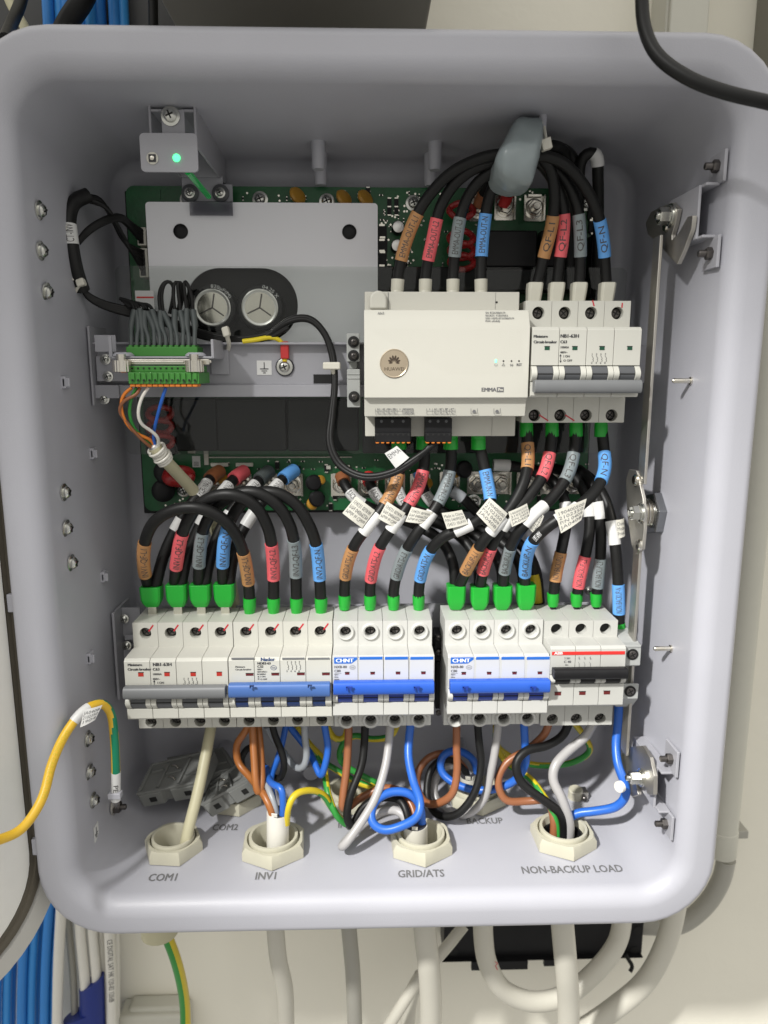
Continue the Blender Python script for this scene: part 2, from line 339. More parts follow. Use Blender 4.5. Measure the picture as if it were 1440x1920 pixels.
# ------------------------------------------------------------------ cable builder
def cable(name, label, group, pts, r, m, sleeves=(), cat='cable', n=12, sector=None, step=2.5, jname='jacket', world=False, m2=None):
    w = [Vector(p) if world else P(*p) for p in pts]; path = spline(w, step)
    root = thing(name, label, cat, min(path, key=lambda v: v.z), group)
    jb = MB().tube(path, r, n, sector=sector); obj(jname, jb, [m, m2] if m2 else m, root, angle=60)
    pp = [proj(p) for p in path]
    def near(q): return min(range(len(pp)), key=lambda i: (pp[i][0]-q[0])**2+(pp[i][1]-q[1])**2)
    for sl in sleeves:
        q0, q1, sm, tx = sl[:4]; dr = sl[4] if len(sl) > 4 else 0.55; im = sl[5] if len(sl) > 5 else M_ink
        i0, i1 = near(q0), near(q1); a, c = min(i0, i1), max(i0, i1)
        if c-a < 2: a, c = max(0, a-1), min(len(path)-1, c+1)
        seg = path[a:c+1]
        so = obj('sleeve' if sm is not M_paper else 'label_wrap', MB().tube(seg, r+dr, 16), sm, root, angle=60)
        if tx:
            run = path[i0:i1+1] if i0 <= i1 else path[i1:i0+1][::-1]
            sleeve_text(run, r+dr+0.12, tx, so, im)
    return root, path, near
def sleeve_text(run, R, tx, parent, im=None):
    im = im if im and im is not M_ink else M_inks
    L = [0]
    for a, b_ in zip(run, run[1:]): L.append(L[-1]+(b_-a).length)
    vs, fs = fine(tx); wdt = max(v.x for v in vs); k = min(L[-1]*0.86/wdt, R*1.05/CAP*1.15); cap = R*0.95
    ky = cap/CAP; off = (L[-1]-wdt*k)/2; out = []
    for v in vs:
        s_ = off+v.x*k; j = 0
        while j < len(L)-2 and L[j+1] < s_: j += 1
        f = (s_-L[j])/(L[j+1]-L[j]); c = run[j].lerp(run[j+1], f); t = (run[j+1]-run[j]).normalized()
        N = CAM-c; N = (N-t*N.dot(t)).normalized(); B = N.cross(t); ph = (v.y-CAP/2)*ky/R
        out.append(c+(N*math.cos(ph)+B*math.sin(ph))*R)
    mb = MB(); mb.add(out, fs); obj('printed_text', mb, im, parent, smooth=False)
def flag(parent, corners, Y, lines=(), m=None, bend=1.2, matrix=False):   # thin label flag; corners TL TR BR BL in reading order
    Ys = Y if isinstance(Y, (list, tuple)) else [Y]*4
    c = [P(x, y, yy) for (x, y), yy in zip(corners, Ys)]; N = (c[1]-c[0]).cross(c[3]-c[0]).normalized()
    if N.dot(CAM-c[0]) < 0: N = -N
    def at(u, v, lift=0): return (c[0].lerp(c[1], u)).lerp(c[3].lerp(c[2], u), v)+N*(bend*math.sin(u*math.pi)+lift)
    mb = MB(); n = 6
    for s_ in (0, -0.25):
        vs = [at(i/n, j, s_) for i in range(n+1) for j in (0, 1)]
        mb.add(vs, [(2*i, 2*i+1, 2*i+3, 2*i+2) for i in range(n)])
    for j in (0, 1): mb.add([at(i/n, j, s_) for i in range(n+1) for s_ in (0, -.25)], [(2*i, 2*i+1, 2*i+3, 2*i+2) for i in range(n)])
    o = obj('label_flag', mb, m or M_paperc, parent, smooth=False)
    if lines:
        tb = MB(); k = len(lines)
        for li, s_ in enumerate(lines):
            if not s_: continue
            vs, fs = glyphs(s_); w = max(v.x for v in vs); hh = 0.62/k*0.9
            sc = min(0.9/w, hh/CAP*2.2); tb.add([at(0.05+v.x*sc, 0.12+(li+0.75)*0.8/k-v.y*hh/CAP, 0.12) for v in vs], fs)
        obj('printed_text', tb, M_inkg, o, smooth=False)
    return o
def boot(parent, top, bot, r0, r1, m, name='ferrule'):       # single ferrule: round collar tapering to a square end
    top, bot = Vector(top), Vector(bot); mb = MB(); a = bot-top; L = a.length
    mb.lathe(top, a, [(0, r0*.9), (0, r0), (L*.62, r0*.97), (L*.66, r0*.93), (L, r1)], 16); return obj(name, mb, m, parent, angle=30)
def twin(parent, cx, y0, y1, Y, w, d, m):                     # twin ferrule: chamfered rectangular funnel; pixel rows y0 (top) .. y1
    t = P(cx, y0, Y); q = P(cx, y1, Y); h = t.z-q.z; rg = []
    for f, sx, sy in ((0, .92, .9), (0, 1, 1), (.62, .95, .97), (.80, .84, .85), (1, .62, .6)):
        X, Yy, ch = w/2*sx, d/2*sy, 1.6
        z = t.z-h*f; rg.append([(t.x+x, Y+y, z) for x, y in ((X-ch, -Yy), (X, -Yy+ch), (X, Yy-ch), (X-ch, Yy), (-X+ch, Yy), (-X, Yy-ch), (-X, -Yy+ch), (-X+ch, -Yy))])
    mb = MB().rings(rg); o = obj('ferrule', mb, m, parent, bevel=.4)
    mb = MB().box(t.x-w*.2, t.x+w*.2, Y-2, Y+2, q.z-9, q.z+.5); obj('crimp', mb, M_nickel, parent)
    return o
def gy(tw=0.05, cut=0.45): return lambda i, k: 1 if ((k/12+i*tw) % 1) < cut else 0
# ================================================================== SETTING
wall = obj('wall', MB().box(-1600, 1600, 215, 260, -1500, 1500), M_wall); wall['kind'] = 'structure'
# ================================================================== ENCLOSURE
X0 = P(-19, 693, 3).x-1.5; X1 = P(1424, 693, 3).x+1.5; Z0, Z1 = -385.0, 187.5
CX = (X0+X1)/2
def XL(Y): return X0+27.0+max(0, Y-12)*0.045          # inner wall planes
def XR(Y): return X1-27-max(0, Y-12)*0.045
def ZF(Y): return Z0+27+max(0, Y-12)*0.0447
enc = thing('enclosure', 'lavender grey metal wall cabinet with a wide rounded rim and open front', 'cabinet', (CX, 85, Z0))
def ering(d, Y, r, dz=None):
    dz = d if dz is None else dz
    return [(x, Y, z) for x, z in rrect(X0+d, X1-d, Z0+dz, Z1-dz, r, 8)]
rg = [ering(3, 172, 46)]
for i in range(9): a = math.radians(90*i/8); rg.append(ering(6*(1-math.cos(a)), 7.5-7*math.sin(a), 50-6*(1-math.cos(a))))
for i in range(9): a = math.radians(90*i/8); rg.append(ering(15+12*math.sin(a), 12*(1-math.cos(a)), 38-11*math.sin(a)))
for i in range(1, 7): t = i/6; rg.append(ering(27+t*5.9, 12+t*132, 27))
for i in range(1, 7): a = math.radians(90*i/6); rg.append(ering(32.9+12*(1-math.cos(a)), 145+12*math.sin(a), 27-10*math.sin(a)))
body_mb = MB().rings(rg)
GL = {'COM1': (325, 1572, 21.5, 'front'), 'INV1': (513, 1571, 25, 'front'), 'GRID': (789, 1566, 24.5, 'front'), 'NON': (1056, 1556, 24.5, 'front'),
      'COM2': (441, 1490, 22, 'back'), 'INV2': (655, 1488, 23, 'back'), 'BACK': (893, 1484, 24.5, 'back')}
body = obj('body', body_mb, M_box, enc, angle=40)
cut = MB()
GP = {}
for k, (gx, gyy, R, rw) in GL.items():
    p = PZ(gx, gyy, -347.5); GP[k] = Vector((p.x, p.y, ZF(p.y))); cut.lathe((p.x, p.y, -420), (0, 0, 1), [(0, R*.72), (90, R*.72)], 28)
co_ = obj('cutter', cut, M_box, enc); bo = body.modifiers.new('b', 'BOOLEAN'); bo.object = co_; bo.solver = 'EXACT'
bpy.context.view_layer.update()
nm = bpy.data.meshes.new_from_object(body.evaluated_get(bpy.context.evaluated_depsgraph_get()))
body.modifiers.clear(); body.data = nm; bpy.data.objects.remove(co_)
if len(nm.polygons) < 500: raise RuntimeError('boolean failed')
nm.shade_smooth(); nm.set_sharp_from_angle(angle=math.radians(40))
# screws on the left wall
for px, py in ((75, 394), (78, 470), (88, 547), (121, 923), (125, 990), (134, 1055), (165, 1385), (168, 1447), (175, 1500)):
    p = PX(px, py, X0+28.5); p.x = XL(p.y); inst('screw', SCR_Z, enc, p, (0.3*random.random(), 0, math.radians(90)))
for px, py in ((122, 717), (170, 850), (190, 1080), (168, 1232)):            # small moulded cable clips
    p = PX(px, py, X0+29); p.x = XL(p.y); mb = MB()
    mb.box(p.x-1, p.x+2.5, p.y-4.5, p.y+4.5, p.z-4, p.z+4); mb.box(p.x, p.x+5, p.y-4.5, p.y-1.8, p.z-3, p.z+3)
    o = obj('clip_base', mb, M_box, enc, bevel=.8); obj('clip_hole', MB().lathe((p.x+2.4, p.y+1.5, p.z), (1, 0, 0), [(0, 2), (.3, 2)], 14), M_bracket, o)
for px, py in ((1281, 714), (1244, 1216)):                                      # steel pins on the right wall
    p = PX(px+10, py, X1-30); p.x = XR(p.y)
    obj('guide_pin', MB().lathe(p, (-1, 0, 0), [(-1, 2.6), (1, 2.6), (1.2, 1.7), (11.5, 1.7), (12.6, 1.0)], 16), M_nickel, enc)
for px, py, dz, dy in ((597, 266, 0, 0), (816, 266, 0, 0)):                     # bosses hanging from the roof
    for dx, yy, z1 in ((0, 107, 20), (-8 if px > 700 else 4, 131, 24)):
        x = P(px+dx, 290, yy).x
        zt = Z1-26-(yy-12)*.045; obj('boss', MB().lathe((x, yy, zt+2), (0, 0, -1), [(0, 5), (z1, 4.6), (z1+1, 4.0)], 20), M_box, enc)
p = P(1018, 222, 56); obj('boss', MB().lathe((p.x, 56, Z1-26), (0, 0, -1), [(0, 2.6), (16, 2.2)], 14), M_box, enc)
for gx, gy2, rr in ((418, 1422, 9), (583, 1450, 9), (868, 1410, 5)):            # plugs on the rear wall and floor
    p = P(gx, gy2, 138); obj('blanking_plug', MB().lathe((p.x, 157, p.z), (0, -1, 0), [(0, rr*.8), (18, rr*.8), (19.5, rr*.7)], 24), M_box, enc, angle=30)
# lettering on the floor
for s_, px, py, cap, wd in (('COM1', 276, 1656, 11, 1.12), ('INV1', 477, 1653, 11, 1.12), ('GRID/ATS', 746, 1649, 11, 1.12), ('NON-BACKUP LOAD', 979, 1642, 11, 1.12), ('COM2', 397, 1566, 10, 1.05), ('INV2', 633, 1561, 10, 1.05), ('BACKUP', 875, 1554, 10, 1.1)):
    p = PZ(px, py, -359.0); p.z = ZF(p.y)+0.3; up = Vector((0, 1, 0.0447)); k = pxmm(p)
    tb = MB()
    for j, dx in enumerate((-.16, 0, .16)):
        for l, dy in enumerate((-.1, .1)): text(s_, p+Vector((dx, dy, .012*(2*j+l))), (1, 0, 0), up, cap*k*1.7, None, None, wide=wd*.66, mb=tb)
    obj('printed_text', tb, M_inkf, enc, smooth=False)
# earth sticker on the left wall
def wall_quad(px, py, w, h, X, m, parent, name='sticker'):
    p = PX(px, py, X0+29); x = XL(p.y)+.4; mb = MB().box(x-.3, x, p.y-w/2, p.y+w/2, p.z-h/2, p.z+h/2); return obj(name, mb, m, parent), Vector((x, p.y, p.z))
o, c = wall_quad(182, 1560, 9, 12, 0, M_paper, enc)
mb = MB()
for z0, z1, w in ((-.5, 4, .35), (-1.2, -.5, 3), (-2.6, -2.0, 2), (-4, -3.4, 1)): mb.box(c.x, c.x+.15, c.y-w, c.y+w, c.z+z0, c.z+z1)
obj('earth_symbol', mb, M_ink, o)
# seam notches on the left rim
for py in (862, 1130, 1586):
    p = P(-78+0.1*(py-100)+2, py, 8); obj('rim_tab', MB().box(p.x-4, p.x+1.5, 6, 12, p.z-6, p.z+6), M_box, enc, bevel=.8)
# ================================================================== GLANDS
def gland(k, label):
    g = GP[k]; R = GL[k][2]; t = thing('cable_gland', label, 'cable gland', (g.x, g.y, g.z), 'beige cable glands in the cabinet floor')
    zb = g.z; mb = MB(); a0 = -math.pi/2+{'COM1': .42, 'COM2': .3, 'INV2': .5}.get(k, 0.06)
    def hexr(z, rr): return [(g.x+rr*math.cos(a0+math.pi/3*i), g.y+rr*math.sin(a0+math.pi/3*i), zb+z) for i in range(6)]
    def cr(z, rr, n=30): return [(g.x+rr*math.cos(a0+2*math.pi*i/n), g.y+rr*math.sin(a0+2*math.pi*i/n), zb+z) for i in range(n)]
    def hx(z, rr, f):       # blend hexagon to circle
        out = []
        for i in range(30):
            a = 2*math.pi*i/30; am = (a+math.pi/6) % (math.pi/3)-math.pi/6; am = (a % (math.pi/3))-math.pi/6
            h = rr*math.cos(math.pi/6)/math.cos(am); q = min(h, rr*f); out.append((g.x+q*math.cos(a0+a), g.y+q*math.sin(a0+a), zb+z))
        return out
    rings = [hx(-.3, R*1.04, 1), hx(6.0, R*1.04, 1), hx(9.5, R*1.0, .93), cr(9.5, R*.80), cr(6, R*.79), cr(6, R*.70), cr(-.3, R*.70)]
    mb.rings(rings, False, False); obj('lock_nut', mb, M_gland, t, angle=28)
    mb = MB(); rings = [cr(-45, R*.69), cr(11.0, R*.74), cr(11.6, R*.73), cr(11.6, R*.655), cr(11, R*.64), cr(-45, R*.60)]
    mb.rings(rings, False, False); obj('threaded_sleeve', mb, M_gland, t, angle=40)
    mb = MB().rings([cr(-44, R*.66), cr(-42, R*.66)]); obj('seal', mb, M_blackp, t)
    if k == 'NON': obj('grommet', MB().rings([cr(2, R*.63), cr(5, R*.635), cr(5.5, R*.56), cr(1, R*.5)], False, True), M_blackp, t, angle=40)
    return t
gland('COM1', 'beige gland above the COM1 lettering with one olive cream cable in it')
gland('INV1', 'beige gland above the INV1 lettering with a white sheathed cable in it')
gland('GRID', 'beige gland above the GRID/ATS lettering holding a beige sheathed cable')
gland('NON', 'beige gland above the NON-BACKUP LOAD lettering full of loose wires')
gland('COM2', 'shaded rear gland behind the loose terminal blocks above the COM2 lettering')
gland('INV2', 'rear gland half hidden by brown and black wires above the INV2 lettering')
gland('BACK', 'rear gland ringed by coiled wires above the BACKUP lettering')
# ================================================================== DOOR (swung open on the left)
hx0 = X0+8.0; da = math.radians(28); U = Vector((-math.sin(da), -math.cos(da), 0)); Nn = Vector((math.cos(da), -math.sin(da), 0))   # Nn: inner face normal
door = thing('cabinet_door', 'light grey cabinet door swung open with brown foam gasket', 'door', (hx0, 10, Z0))
H0 = Vector((hx0, 30, 0))
def dpt(u, z, n): q = H0+U*u+Nn*n; return (q.x, q.y, z)
def dring(d, n, r): return [dpt(u, z, n) for u, z in rrect(d, 460-d, Z0+d-16, Z1+12-d, r+22, 10)]
obj('door_skin', MB().rings([dring(0, -22, 50), dring(0, -2, 50), dring(2, 0, 48), dring(15, 0, 38), dring(16, -4, 38)], True, True), M_door, door, angle=30)
obj('gasket', MB().rings([dring(16.5, -3.8, 38), dring(17, -.5, 37), dring(26.5, -.5, 30), dring(27, -3.8, 30)], True, True), M_gasket, door, angle=30)
obj('door_lining', MB().rings([dring(27.5, -3.6, 30), dring(28, 0.6, 29), dring(31, 1.2, 28)], True, True), M_doorw, door, angle=30)
obj('rubber_bead', MB().rings([dring(20, -1, 35), dring(20.5, 1.0, 35), dring(23, 1.0, 33), dring(23.5, -1, 33)], False, False), M_gasket, door, angle=60)
# ================================================================== INDICATOR BRACKET
ib = thing('indicator_bracket', 'grey folded bracket with lit green indicator hanging from the cabinet roof', 'bracket', P(320, 320, 45))
a = P(277, 200, 46); c = P(369, 250, 46); zt = Z1-27; h0 = P(320, 252, 46).z
mb = MB(); mb.box(a.x, a.x+1.6, 46, 148, h0-7, zt+1); mb.box(c.x-1.6, c.x, 46, 148, h0-7, zt+1); mb.box(a.x, c.x, 120, 121.5, h0-7, zt)
obj('channel', mb, M_bracket, ib, bevel=.5)
mb = MB(); mb.box(a.x+1.6, a.x+9, 46, 140, zt-4.5, zt-3); mb.box(c.x-9, c.x-1.6, 46, 140, zt-4.5, zt-3); obj('return_flange', mb, M_bracket, ib, bevel=.4)
mb = MB().pbox(304, 205, 345, 255, 45.2, 46.8); obj('tongue', mb, M_bracket, ib, bevel=.5); p = P(320, 218, 45); inst('screw', SCR_Z, ib, p)
fl = P(265, 322, 40); fr_ = P(369, 250, 40)
mb = MB(); plate(mb, rrect(fl.x, fr_.x, fl.z, fr_.z, 2.6, 5), [], 'y', 40, 41.6); o = obj('face_plate', mb, M_bracket, ib, bevel=.3)
mb = MB().box(fl.x+2, fr_.x-1, 41.6, 49, fr_.z-2, fr_.z-.4); obj('plate_fold', mb, M_bracket, ib, bevel=.4)
p = P(286, 297, 39.8); obj('button_ring', MB().lathe(p, (0, -1, 0), [(0, 3.6), (.4, 3.6), (.5, 3.3)], 24), M_paperc, ib)
obj('button_frame', MB().box(p.x-2.2, p.x+2.2, p.y-1.0, p.y, p.z-2.2, p.z+2.2), M_ink, ib); obj('push_button', MB().lathe((p.x, p.y-1.0, p.z), (0, -1, 0), [(0, 1.4), (.6, 1.4), (.8, 1.1)], 14), M_nickel, ib)
p = P(331, 296, 39.6); obj('indicator_led', MB().lathe(p, (0, -1, 0), [(0, 2.4), (.8, 2.2), (1.3, 1.4), (1.5, .5)], 18), M_led, ib)
pa = P(352, 322, 52); pb = P(391, 368, 112); obj('light_pipe', MB().tube(spline([pa, pa.lerp(pb, .5), pb]), 2.0, 12), M_pipe, ib)
# lower mounting tab of the light pipe with two screws
tb_ = thing('mounting_tab', 'grey tab with two pan screws at the end of the green light pipe', 'bracket', P(388, 378, 125))
q0 = P(342, 378, 124); q1 = P(435, 330, 124); mb = MB().box(q0.x, P(418, 350, 124).x, 124, 125.5, q0.z, q1.z); mb.box(P(418, 350, 124).x-.5, q1.x, 124, 125.5, q0.z, P(430, 345, 124).z)
obj('tab_plate', mb, M_bracket, tb_, bevel=.6)
mb = MB().pbox(356, 378, 436, 404, 112.5, 113); obj('clear_tab', mb, M_frost, tb_)
for px in (357, 414): p = P(px, 363, 124); o = obj('rubber_grommet', MB().lathe(p, (0, -1, 0), [(0, 6.2), (1.5, 6.2), (2.4, 4.6)], 24), M_hgreyd, tb_); inst('screw', SCR_S, o, p+Vector((0, -2.2, 0)))
# ================================================================== CIRCUIT BOARD
pcb = thing('circuit_board', 'large green circuit board covering the cabinet rear wall', 'circuit board', P(690, 958, 140))
B0 = P(272, 958, 138); B1 = P(1128, 354, 138)
mb = MB(); plate(mb, rrect(B0.x, B1.x, B0.z, B1.z, 6, 5), [], 'y', 138, 139.6); obj('board', mb, M_pcb, pcb)
mb = MB(); mb.pbox(262, 352, 310, 600, 136.9, 138); obj('board_corner', MB().pbox(266, 356, 300, 700, 137.2, 138), M_pcb, pcb)
obj('backing_frame', MB().box(B0.x-1.5, B1.x+1.5, 139.6, 150, B0.z-2.5, B1.z-3), M_blackp, pcb, bevel=1)
# stud terminals
b = MB(); b.box(-8, 8, -1.6, 0, -9, 9); b.box(-8, -6.8, -5, -1.6, -9, 9); b.box(6.8, 8, -5, -1.6, -9, 9); b.box(-5, 5, -4.5, -1.6, 8, 9.5)
TBASE = mesh_of(b, 'terminal_plate', mats=[M_nickel])
b = MB(); b.lathe((0, -1.6, 0), (0, -1, 0), [(0, 7.2), (1, 7.2), (1.2, 6.8)], 24); b.lathe((0, -2.8, 0), (0, -1, 0), [(0, 5.8), (1.2, 5.8)], 24); hexnut((0, -4, 0), (0, -1, 0), 5.6, 3.5, b); b.lathe((0, -7.5, 0), (0, -1, 0), [(0, 2.9), (4.2, 2.9), (4.8, 2.4)], 16)
TNUT = mesh_of(b, 'terminal_nut', mats=[M_nickel])
for px, py in ((405, 908), (455, 908), (503, 908), (550, 908), (640, 908), (690, 908), (740, 908), (787, 908), (842, 905), (893, 905), (938, 905), (985, 905), (1030, 905), (1072, 905), (897, 392), (945, 390), (1000, 392)):
    p = P(px, py, 137); o = inst('terminal_plate', TBASE, pcb, p); inst('terminal_nut', TNUT, o, p)
for px, py in ((775, 381), (1098, 381), (613, 378), (488, 374), (345, 918), (888, 940), (352, 375)):
    p = P(px, py, 137.5); inst('screw', SCR_Z, pcb, p)
obj('slot_dark_plate', MB().pbox(345, 500, 565, 640, 131, 138), M_blackp, pcb)  # black plate added so the slot round the capacitors looks dark
# large capacitors seen through the slot of the shield plate
for px, py, tx, up_ in ((398, 577, '820\u03bcF(M)', 1), (487, 577, '04.25 X', 0)):
    p = P(px, py, 112); o = obj('capacitor', MB().lathe((p.x, 138, p.z), (0, -1, 0), [(0, 16.8), (23, 16.8), (25, 16.4), (25.8, 15.2), (25.8, 13.2)], 32), M_blackp, pcb)
    obj('capacitor_top', MB().lathe((p.x, 112.4, p.z), (0, -1, 0), [(0, 13.4), (.7, 13.4), (1.0, 12.6), (.4, 11.0), (.4, 6)], 32), M_alu, o)
    mb = MB(); disc(mb, (p.x, 111.9, p.z), 11, 28); mb2 = MB()
    for a in (80, 205, 325):
        d = Vector((math.cos(math.radians(a)), 0, math.sin(math.radians(a)))); mb2.obox(Vector((p.x, 111.7, p.z))+d*5, d*5, (0, .3, 0), d.cross(Vector((0, 1, 0)))*.5)
    obj('capacitor_face', mb, M_nickel, o); obj('vent_score', mb2, M_darkst, o)
    tb = MB(); vs, fs = glyphs(tx); k = 3.0/CAP; w = max(v.x for v in vs)*k
    out = []
    for v in vs: ph = math.radians(60 if up_ else 55)-(v.x*k-w/2)/15.2; rr = 14.0+v.y*k*.8; out.append((p.x+rr*math.cos(ph), 112.0-.1, p.z+rr*math.sin(ph)))
    tb.add(out, fs); obj('printed_text', tb, M_inkw, o, smooth=False)
for px, py in ((747, 425), (745, 460), (752, 490)):
    p = P(px, py, 126); o = obj('capacitor', MB().lathe((p.x, 138, p.z), (0, -1, 0), [(0, 4.6), (11.3, 4.6), (12, 4.2)], 22), M_blackp, pcb); obj('capacitor_top', MB().lathe((p.x, 126, p.z), (0, -1, 0), [(0, 4.1), (.3, 4.1), (.5, 3.6)], 20), M_alu, o)
for px, py, rx in ((563, 367, 7), (650, 372, 7), (690, 372, 7), (424, 900, 5), (606, 900, 4), (806, 905, 5), (590, 945, 5), (600, 935, 4), (858, 885, 5)):   # disc capacitors
    p = P(px, py, 131); obj('disc_capacitor', MB().lathe((p.x-2, p.y, p.z), (.6, -.6, .4), [(-2.4, rx*.4), (-1.8, rx*.85), (0, rx), (1.8, rx*.85), (2.4, rx*.4)], 20), M_capy, pcb)
for px, py, R in ((588, 905, 6.5), (594, 935, 6.5), (310, 885, 9), (306, 920, 9), (870, 880, 7)):
    p = P(px, py, 128); obj('varistor', MB().lathe((p.x, p.y, p.z), (.3, -.9, .1), [(-3, R*.6), (-2, R*.95), (1, R), (2.5, R*.8), (3, R*.4)], 22), M_blackp, pcb)
for px, py in ((335, 893), (865, 395), (865, 447), (866, 470), (866, 492), (300, 775), (300, 800), (302, 828)):                # red lacquered chokes
    p = P(px, py, 124); pts = [Vector((p.x+9*math.cos(t)*(1.0), p.y+2*math.sin(3*t), p.z+5*math.sin(t))) for t in [2*math.pi*i/24 for i in range(25)]]
    obj('choke_winding', MB().tube(pts, 2.3 if px != 335 else 4, 10), M_coil, pcb)
p = P(302, 800, 132); obj('choke_core', MB().box(p.x-12, p.x+12, 126, 138, p.z-22, p.z+22), M_blackp, pcb, bevel=3)
# black relays and inductors behind the clear sheet
for x0, y0, x1, y1, Yf in ((330, 748, 405, 846, 122), (408, 748, 535, 846, 118), (540, 748, 672, 846, 120), (905, 432, 1008, 500, 120), (1012, 432, 1100, 500, 124), (900, 505, 1100, 545, 118), (690, 500, 900, 545, 126), (680, 748, 1100, 850, 122), (1104, 440, 1140, 560, 126)):
    obj('relay', MB().pbox(x0, y0, x1, y1, Yf, 138), M_blackp, pcb, bevel=1.2)
mb_s = b = MB(); b.box(-1.6, 1.6, -1.4, 0, -2.6, 2.6); b.box(-1.3, 1.3, -1.45, 0, -3.4, -2.6, 1); b.box(-1.3, 1.3, -1.45, 0, 2.6, 3.4, 1); CHIP = mesh_of(b, 'chip', mats=[M_blackp, M_nickel])
b = MB(); b.box(-3.6, 3.6, -2.6, 0, -4.6, 4.6); b.box(-2, 2, -2.65, 0, -6, -4.6, 1); b.box(-2, 2, -2.65, 0, 4.6, 6, 1); DIODE = mesh_of(b, 'diode', mats=[M_blackp, M_nickel])
for px, py in [(x, y) for x in (730, 743) for y in (380, 396)]+[(716, 505), (722, 512), (730, 505), (740, 515), (752, 508), (718, 525), (735, 528), (760, 500), (690, 360), (835, 372), (1040, 372), (560, 880), (612, 878), (628, 930), (520, 872), (850, 930), (920, 935), (960, 940), (1010, 935), (480, 948), (560, 950), (620, 950)]:
    inst('chip', CHIP, pcb, P(px, py, 137.8))
random.seed(21)
PAD = mesh_of(MB().lathe((0, 0, 0), (0, -1, 0), [(0, .9), (.25, .8)], 8), 'solder_pad', mats=[M_nickel])
b = MB(); b.box(-.5, .5, -.7, 0, -.9, .9); b.box(-.5, .5, -.75, 0, -1.4, -.9, 1); b.box(-.5, .5, -.75, 0, .9, 1.4, 1); RES = mesh_of(b, 'resistor', mats=[M_blackp, M_nickel])
for x0, y0, x1, y1, n in ((440, 357, 1115, 378, 45), (714, 385, 770, 545, 60), (770, 400, 900, 545, 40), (390, 862, 1105, 884, 60), (300, 928, 1105, 953, 60)):
    for i in range(n):
        p = P(random.uniform(x0, x1), random.uniform(y0, y1), 137.85)
        if i % 3: inst('solder_pad', PAD, pcb, p)
        else: inst('resistor', RES, pcb, p, (0, random.choice((0, math.pi/2)), 0))
for px, py in ((716, 437), (717, 460), (716, 485), (1110, 400), (1112, 425)): inst('diode', DIODE, pcb, P(px, py, 137.8))
for x0, y0, x1, y1 in ((395, 868, 427, 875), (442, 868, 474, 875), (383, 845, 390, 872), (352, 842, 366, 850), (384, 856, 660, 859), (612, 873, 620, 880), (648, 872, 656, 880)):
    obj('link_bar', MB().pbox(x0, y0, x1, y1, 135.5, 138), M_paperc, pcb, bevel=.3)
o = obj('sticker', MB().pbox(361, 855, 375, 876, 137.4, 138), M_paper, pcb); mb = MB()
for i in range(4): mb.pbox(363, 866+i*2.2, 373, 867+i*2.2, 137.2, 137.4)
obj('printed_text', mb, M_inkg, o)
for s_, px in (('INV-N', 540), ('BACKUP', 622), ('BACKUP', 672), ('GRID', 730)): ptext(s_, px, 934, 137.6, 4.5, M_inkg, pcb)
for x0, y0, x1, y1, nn in ((258, 426, 273, 460, 4), (262, 465, 276, 520, 7)):          # harness sockets
    o = obj('socket', MB().pbox(x0, y0, x1, y1, 124, 138), M_tie, pcb, bevel=.4)
    obj('socket_cavity', MB().pbox(x0+2, y0+3, x1-5, y1-3, 123.7, 125), M_hole, o)
# shield plate
sp = thing('shield_plate', 'pale grey shield plate with oblong cut-out showing two capacitors', 'metal plate', P(497, 640, 116))
S0 = P(288, 660, 115); S1 = P(708, 381, 115); c0 = P(352, 640, 115); c1 = P(557, 503, 115)
mb = MB(); plate(mb, rrect(S0.x, S1.x, S0.z, S1.z, 2.5, 4), [rrect(c0.x, c1.x, c0.z, c1.z, (c1.z-c0.z)/2-.5, 12)], 'y', 115, 116.5)
mb.box(S0.x, S0.x+1.2, 116.5, 137, S0.z, S1.z-3); mb.box(S1.x-1.2, S1.x, 116.5, 137, S0.z, S1.z-3); mb.box(S0.x+2, S1.x-2, 116.5, 137, S1.z-1.4, S1.z-.2)
obj('plate_sheet', mb, M_shield, sp, bevel=.3)
for px, py in ((339, 434), (655, 435)): p = P(px, py, 115); obj('rivet', MB().lathe(p, (0, -1, 0), [(0, 5.2), (.8, 5.2), (1.6, 4.2), (1.9, 2)], 24), M_blackp, sp)
# clear protective sheet
cs = thing('clear_cover', 'thin clear plastic sheet standing in front of the circuit board', 'cover', P(700, 852, 110))
A0 = P(238, 852, 111); A1 = P(1176, 502, 111); mb = MB(); plate(mb, rrect(A0.x, A1.x, A0.z, A1.z, 5, 4), [], 'y', 110.6, 111); obj('sheet', mb, M_clear, cs, smooth=False)
obj('warning_label', MB().pbox(255, 545, 288, 580, 110.0, 110.5), M_paper, cs); obj('label_bar', MB().pbox(256, 556, 288, 559, 109.8, 110), M_red, cs)
# ================================================================== UPPER RAIL ASSEMBLY
ur = thing('mounting_rail', 'grey painted upper rail running from the left wall behind the controller', 'rail', P(430, 745, 96))
xa = XL(98)-.5; xb = XR(98)+.5
zt = P(430, 642, 96).z; z1 = P(430, 655, 98).z; z2 = P(430, 719, 98).z; z3 = P(430, 744, 94).z
prof = [(90, zt), (97, zt-1), (97, z1), (97, z2), (91, z2-1), (91, z3), (92.6, z3), (92.6, z2-2.4), (98.6, z2-1.4), (98.6, zt-2.6), (90, zt-1.6)]
obj('channel', MB().prism(prof, 'x', xa, P(700, 700, 95).x), M_bracket, ur, bevel=.4)
obj('rear_bar', MB().box(P(700, 700, 95).x, xb, 97, 99, z2, zt-2), M_bracket, ur)
L0 = P(176, 612, 92)
mb = MB(); mb.box(xa+1, xa+2.6, 84, 120, P(180, 760, 90).z, P(180, 612, 90).z); mb.pbox(182, 668, 240, 715, 90, 91.5); mb.pbox(178, 722, 222, 747, 88, 89.5); mb.pbox(178, 628, 216, 660, 70, 71.4)
obj('end_bracket', mb, M_bracket, ur, bevel=.5)
